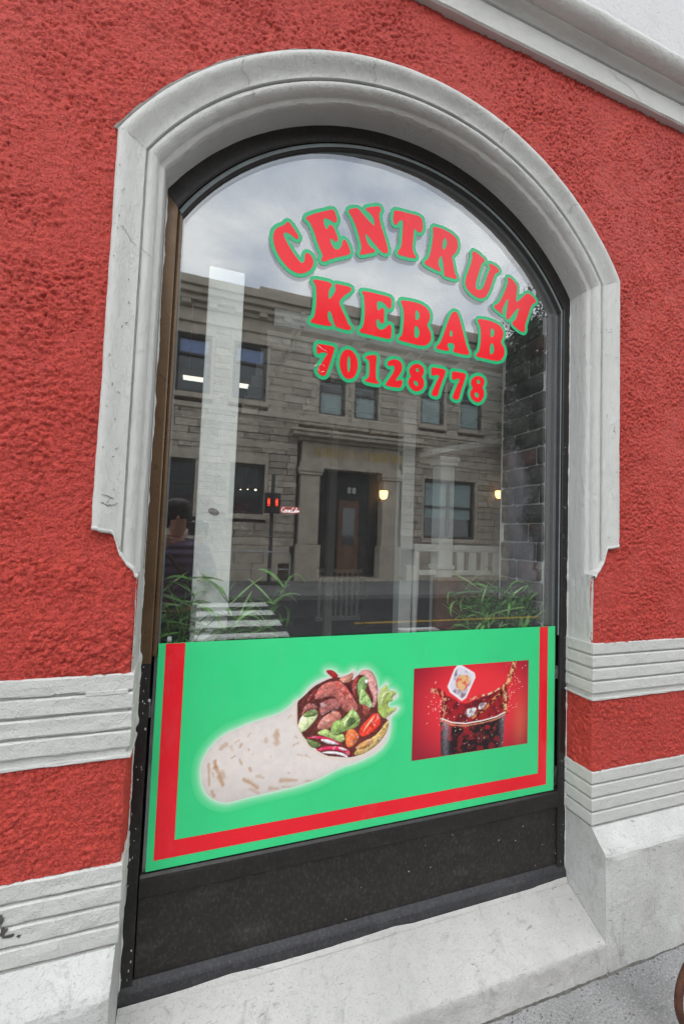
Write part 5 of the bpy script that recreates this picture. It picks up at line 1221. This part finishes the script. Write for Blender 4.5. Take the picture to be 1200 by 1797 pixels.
for i, (a, b, c, d) in enumerate(OPEN[:-1]):
    w = MB(); y0 = SY-.22
    w.box(a, a+.09, y0, SY-.10, c, d).box(b-.09, b, y0, SY-.10, c, d).box(a+.091, b-.091, y0, SY-.10, d-.09, d).box(a+.091, b-.091, y0, SY-.10, c, c+.09)
    big = (b-a) > 1.8
    zt = c+(d-c)*(.64 if c > 5 else .52)
    w.box(a+.091, b-.091, y0+.01, SY-.12, zt, zt+.08)
    if big: w.box((a+b)/2-.06, (a+b)/2+.06, y0+.005, SY-.115, c+.091, d-.091)
    wo_ = w.build('window', m_wfr, sb)
    MB().box(a+.05, b-.05, SY-.215, SY-.20, c+.05, d-.05).build('pane', m_pane, wo_)
    if c > 5 and d > 7.5: MB().box(a+.10, b-.10, SY-.198, SY-.185, zt+.10, d-.16).build('blind_or_sky_pane', m_skypane, wo_)  # blue sheet, its colour stands for sky light on the upper pane
    elif big: MB().box(a+.10, b-.10, SY-.198, SY-.185, c+.75, d-.10).build('blind_or_sky_pane', m_bl2, wo_)
    elif c > 5: MB().box(a+.10, b-.10, SY-.198, SY-.185, c+.10, d-.45).build('blind_or_sky_pane', m_bl2, wo_)
    MB().box(a-.10, b+.10, SY-.36, SY+.06, c-.16, c-.002, .01).build('sill', m_ash, wo_)
    MB().box(a-.10, b+.10, SY-.36, SY+.015, d+.002, d+.30, .01).build('lintel', m_ash, wo_)
    for xx in ((a-.10, a-.002), (b+.002, b+.10)): MB().box(xx[0], xx[1], SY-.36, SY-.005, c, d).build('jamb_stone', m_ash, wo_)
# portal
po = MB().box(3.05, 6.70, SY-.37, SY+.12, 3.75, 3.92, .01).build('architrave', m_ash, sb)
MB().box(3.10, 6.65, SY-.37, SY+.08, 3.925, 4.62, .01).build('frieze', m_ash, po)
MB().box(2.95, 6.80, SY-.37, SY+.24, 4.625, 4.72, .01).build('cornice_bed', m_ash, po); MB().box(2.70, 7.40, SY-.37, SY+.50, 4.725, 4.84, .015).build('hood', m_ash, po); MB().box(2.62, 7.48, SY-.37, SY+.56, 4.845, 4.94, .015).build('hood_top', m_ash, po)
for a, b in ((3.08, 3.74), (6.05, 6.68)):
    p_ = MB().box(a, b, SY-.37, SY+.10, 1.20, 3.50, .02).build('pilaster', m_ash, sb)
    MB().box(a-.06, b+.06, SY-.37, SY+.16, 3.505, 3.60, .01).build('capital', m_ash, p_); MB().box(a-.09, b+.09, SY-.37, SY+.19, 3.605, 3.745, .01).build('abacus', m_ash, p_); MB().box(a-.08, b+.08, SY-.37, SY+.16, 0, 1.195, .015).build('pedestal', m_ash, p_)
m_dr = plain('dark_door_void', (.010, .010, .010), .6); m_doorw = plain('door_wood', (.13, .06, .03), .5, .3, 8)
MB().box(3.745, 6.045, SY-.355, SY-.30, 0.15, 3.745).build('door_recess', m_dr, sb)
dr = MB().box(4.55, 5.30, SY-.299, SY-.24, .2, 2.75, .01).build('door', m_doorw, sb); MB().box(4.70, 5.15, SY-.239, SY-.230, 1.2, 2.5).build('pane', m_pane, dr); MB().ell((5.20, SY-.22, 1.3), (.03, .03, .03), 8, 6).build('handle', m_brass, dr)
m_pl = plain('white_plate', (.6, .6, .6), .5)
for x in (4.92, 5.10):
    q = MB().box(x-.06, x+.06, SY-.299, SY-.28, 3.02, 3.22).build('number_plate', m_pl, sb); MB().box(x-.012, x+.012, SY-.2799, SY-.278, 3.06, 3.18).build('numeral', m_dr, q)
MB().box(3.75, 6.04, SY-.30, SY+.20, 0, .10).build('doorstep', m_ash, sb)
# gilded inscription on the frieze (too small to read): one upright mark per letter
m_gil = plain('gilded_letter', (.55, .36, .05), .4, .3, 12, metal=.2)
x = 3.50
for k in range(17):
    if k == 7: x += .22
    if k == 8: x += .22
    w = random.uniform(.09, .15); mb = MB(); t = k % 4
    mb.box(x, x+.03, SY+.081, SY+.10, 4.14, 4.44)
    if t != 1: mb.box(x+w-.03, x+w, SY+.081, SY+.10, 4.14, 4.44)
    mb.box(x+.031, x+w-.031, SY+.081, SY+.099, 4.41 if t in (0, 1) else 4.27, 4.44 if t in (0, 1) else 4.30)
    mb.build('gilded_letter', m_gil, po); x += w+.045

# neighbour on the right, paler
nb = empty('pale_building', (16, SY-.3, 0), 'pale rendered building with shop fascia right of the stone building, reflected at the glass edge', 'building')
m_pale = plain('pale_render', (.34, .335, .35), .8, .1, 2)
MB().box(12.5, 27, SY-8, SY-.35, -.1, 9.6).build('wall', m_pale, nb)
for i in range(4):
    for zz in (3.6, 6.0):
        q = MB().box(13.2+i*3.1, 14.9+i*3.1, SY-.349, SY-.30, zz, zz+1.6).build('window', m_wfr, nb); MB().box(13.3+i*3.1, 14.8+i*3.1, SY-.299, SY-.29, zz+.1, zz+1.5).build('pane', m_pane, q)
m_rs = plain('red_fascia', (.45, .04, .05), .5); MB().box(12.8, 18, SY-.349, SY-.15, 2.0, 2.5).build('fascia', m_rs, nb)
MB().box(13.1, 17.5, SY-.349, SY-.32, .4, 1.9).build('shop_window', m_pane, nb)
MB().box(12.5, 27, SY-.349, SY-.05, 3.05, 3.35).build('ledge', m_pale, nb)

# pedestrian signal on the far pavement
tl = empty('traffic_light', (2.08, -11.2, 0), 'pedestrian signal post with two glowing red figures, reflected left of the doorway', 'traffic light')
m_pole = plain('dark_pole', (.03, .03, .03), .5); m_lens = plain('lit_red_figure', (.5, .02, .01), .5, .05, 5, emis=(1, .05, .02), estr=9.)
MB().lathe([(.001, 0), (.42, 0), (.40, .03), (.10, .035), (.075, .06), (.06, .3), (.055, 3.3), (.001, 3.32)], (2.08, -11.2, .001), 14).build('post', m_pole, tl)
for k, xx in enumerate((1.93, 2.17)):
    MB().box(xx-.115, xx+.115, -11.14, -10.94, 2.12, 2.74, .02).build('signal_box', m_pole, tl)
    q = MB().tube([(xx, -10.938, 2.46), (xx, -10.80, 2.47)], .10, 14, False); q.build('hood', m_pole, tl)
    f = MB(); f.ell((xx, -10.93, 2.545), (.026, .008, .028), 8, 6); f.box(xx-.036, xx+.036, -10.937, -10.925, 2.44, 2.515); f.box(xx-.030, xx-.006, -10.937, -10.926, 2.345, 2.439); f.box(xx+.006, xx+.030, -10.937, -10.926, 2.345, 2.439); f.build('red_figure', m_lens, tl)
gr = empty('guard_rail', (1.6, -10.52, 0), 'thin pale tubular guard rail on the far pavement beside the signal post', 'railing')
m_gal = plain('galvanised_tube', (.42, .42, .42), .4, .1, 10, metal=.5)
MB().tube([(.3, -10.52, 0), (.3, -10.52, .90), (.38, -10.52, 1.0), (2.46, -10.52, 1.0), (2.55, -10.52, .92), (2.55, -10.52, 0)], .024, 10).build('hoop', m_gal, gr); MB().tube([(.325, -10.52, .5), (2.525, -10.52, .5)], .018, 8).build('middle_tube', m_gal, gr)

# rusty hoop on the pavement at the right edge
m_rust = plain('rust', (.085, .032, .017), .8, .5, 40, bump=.002, bs=160)
hp = empty('rusty_hoop', (1.675, -.326, 0), 'rusty brown round metal hoop standing on the pavement at the right edge', 'hoop')
mb = MB(); mb.tube([(1.687+.177*math.cos(a), -.326, .1605+.148*math.sin(a)) for a in np.linspace(0, 2*math.pi, 49)], .0115, 12, False); mb.build('ring', m_rust, hp)

# dark street tree beside the stone building
tr = empty('street_tree', (12.1, -10.9, 0), 'dark leafy street tree beside the stone building, reflected behind the brick pier', 'tree')
m_bark = plain('bark', (.06, .05, .04), .9, .3, 12); m_fol = plain('dark_foliage', (.025, .050, .020), .6, .5, 3)
mb = MB(); mb.tube([(12.1, -10.9, 0), (12.15, -10.9, 1.8), (12.05, -10.85, 3.6), (12.2, -10.9, 5.6)], [.17, .14, .11, .06], 10)
for k in range(9):
    a = k*2.4; z0 = 2.6+k*.35; mb.tube([(12.1, -10.9, z0), (12.1+.7*math.cos(a), -10.9+.6*math.sin(a), z0+.7), (12.1+1.3*math.cos(a), -10.9+1.1*math.sin(a), z0+1.6)], [.06, .04, .015], 6)
mb.build('trunk', m_bark, tr)
rg = np.random.default_rng(3); cl = [(12.30+rg.normal(0, .85), -10.9+rg.normal(0, .6), rg.uniform(1.9, 10.2), rg.uniform(.55, .95)) for _ in range(74)]; vs = []; fs = []  # crown enlarged and lowered to darken the reflection over the brick pier
for c0, c1, c2, r0 in cl:
    for _ in range(330):
        d = rg.normal(0, 1, 3); d /= np.linalg.norm(d); p = np.array((c0, c1, c2))+d*r0*rg.random()**.4*np.array((1, 1, .85)); a = rg.normal(0, 1, 3); a /= np.linalg.norm(a); b = np.cross(a, d); b /= np.linalg.norm(b)+1e-6; s = rg.uniform(.05, .10)
        n = len(vs); vs += [tuple(p-a*s), tuple(p+b*s*.5), tuple(p+a*s), tuple(p-b*s*.5)]; fs.append((n, n+1, n+2, n+3))
tag(mesh_np('crown', vs, fs, m_fol, tr), kind='stuff')
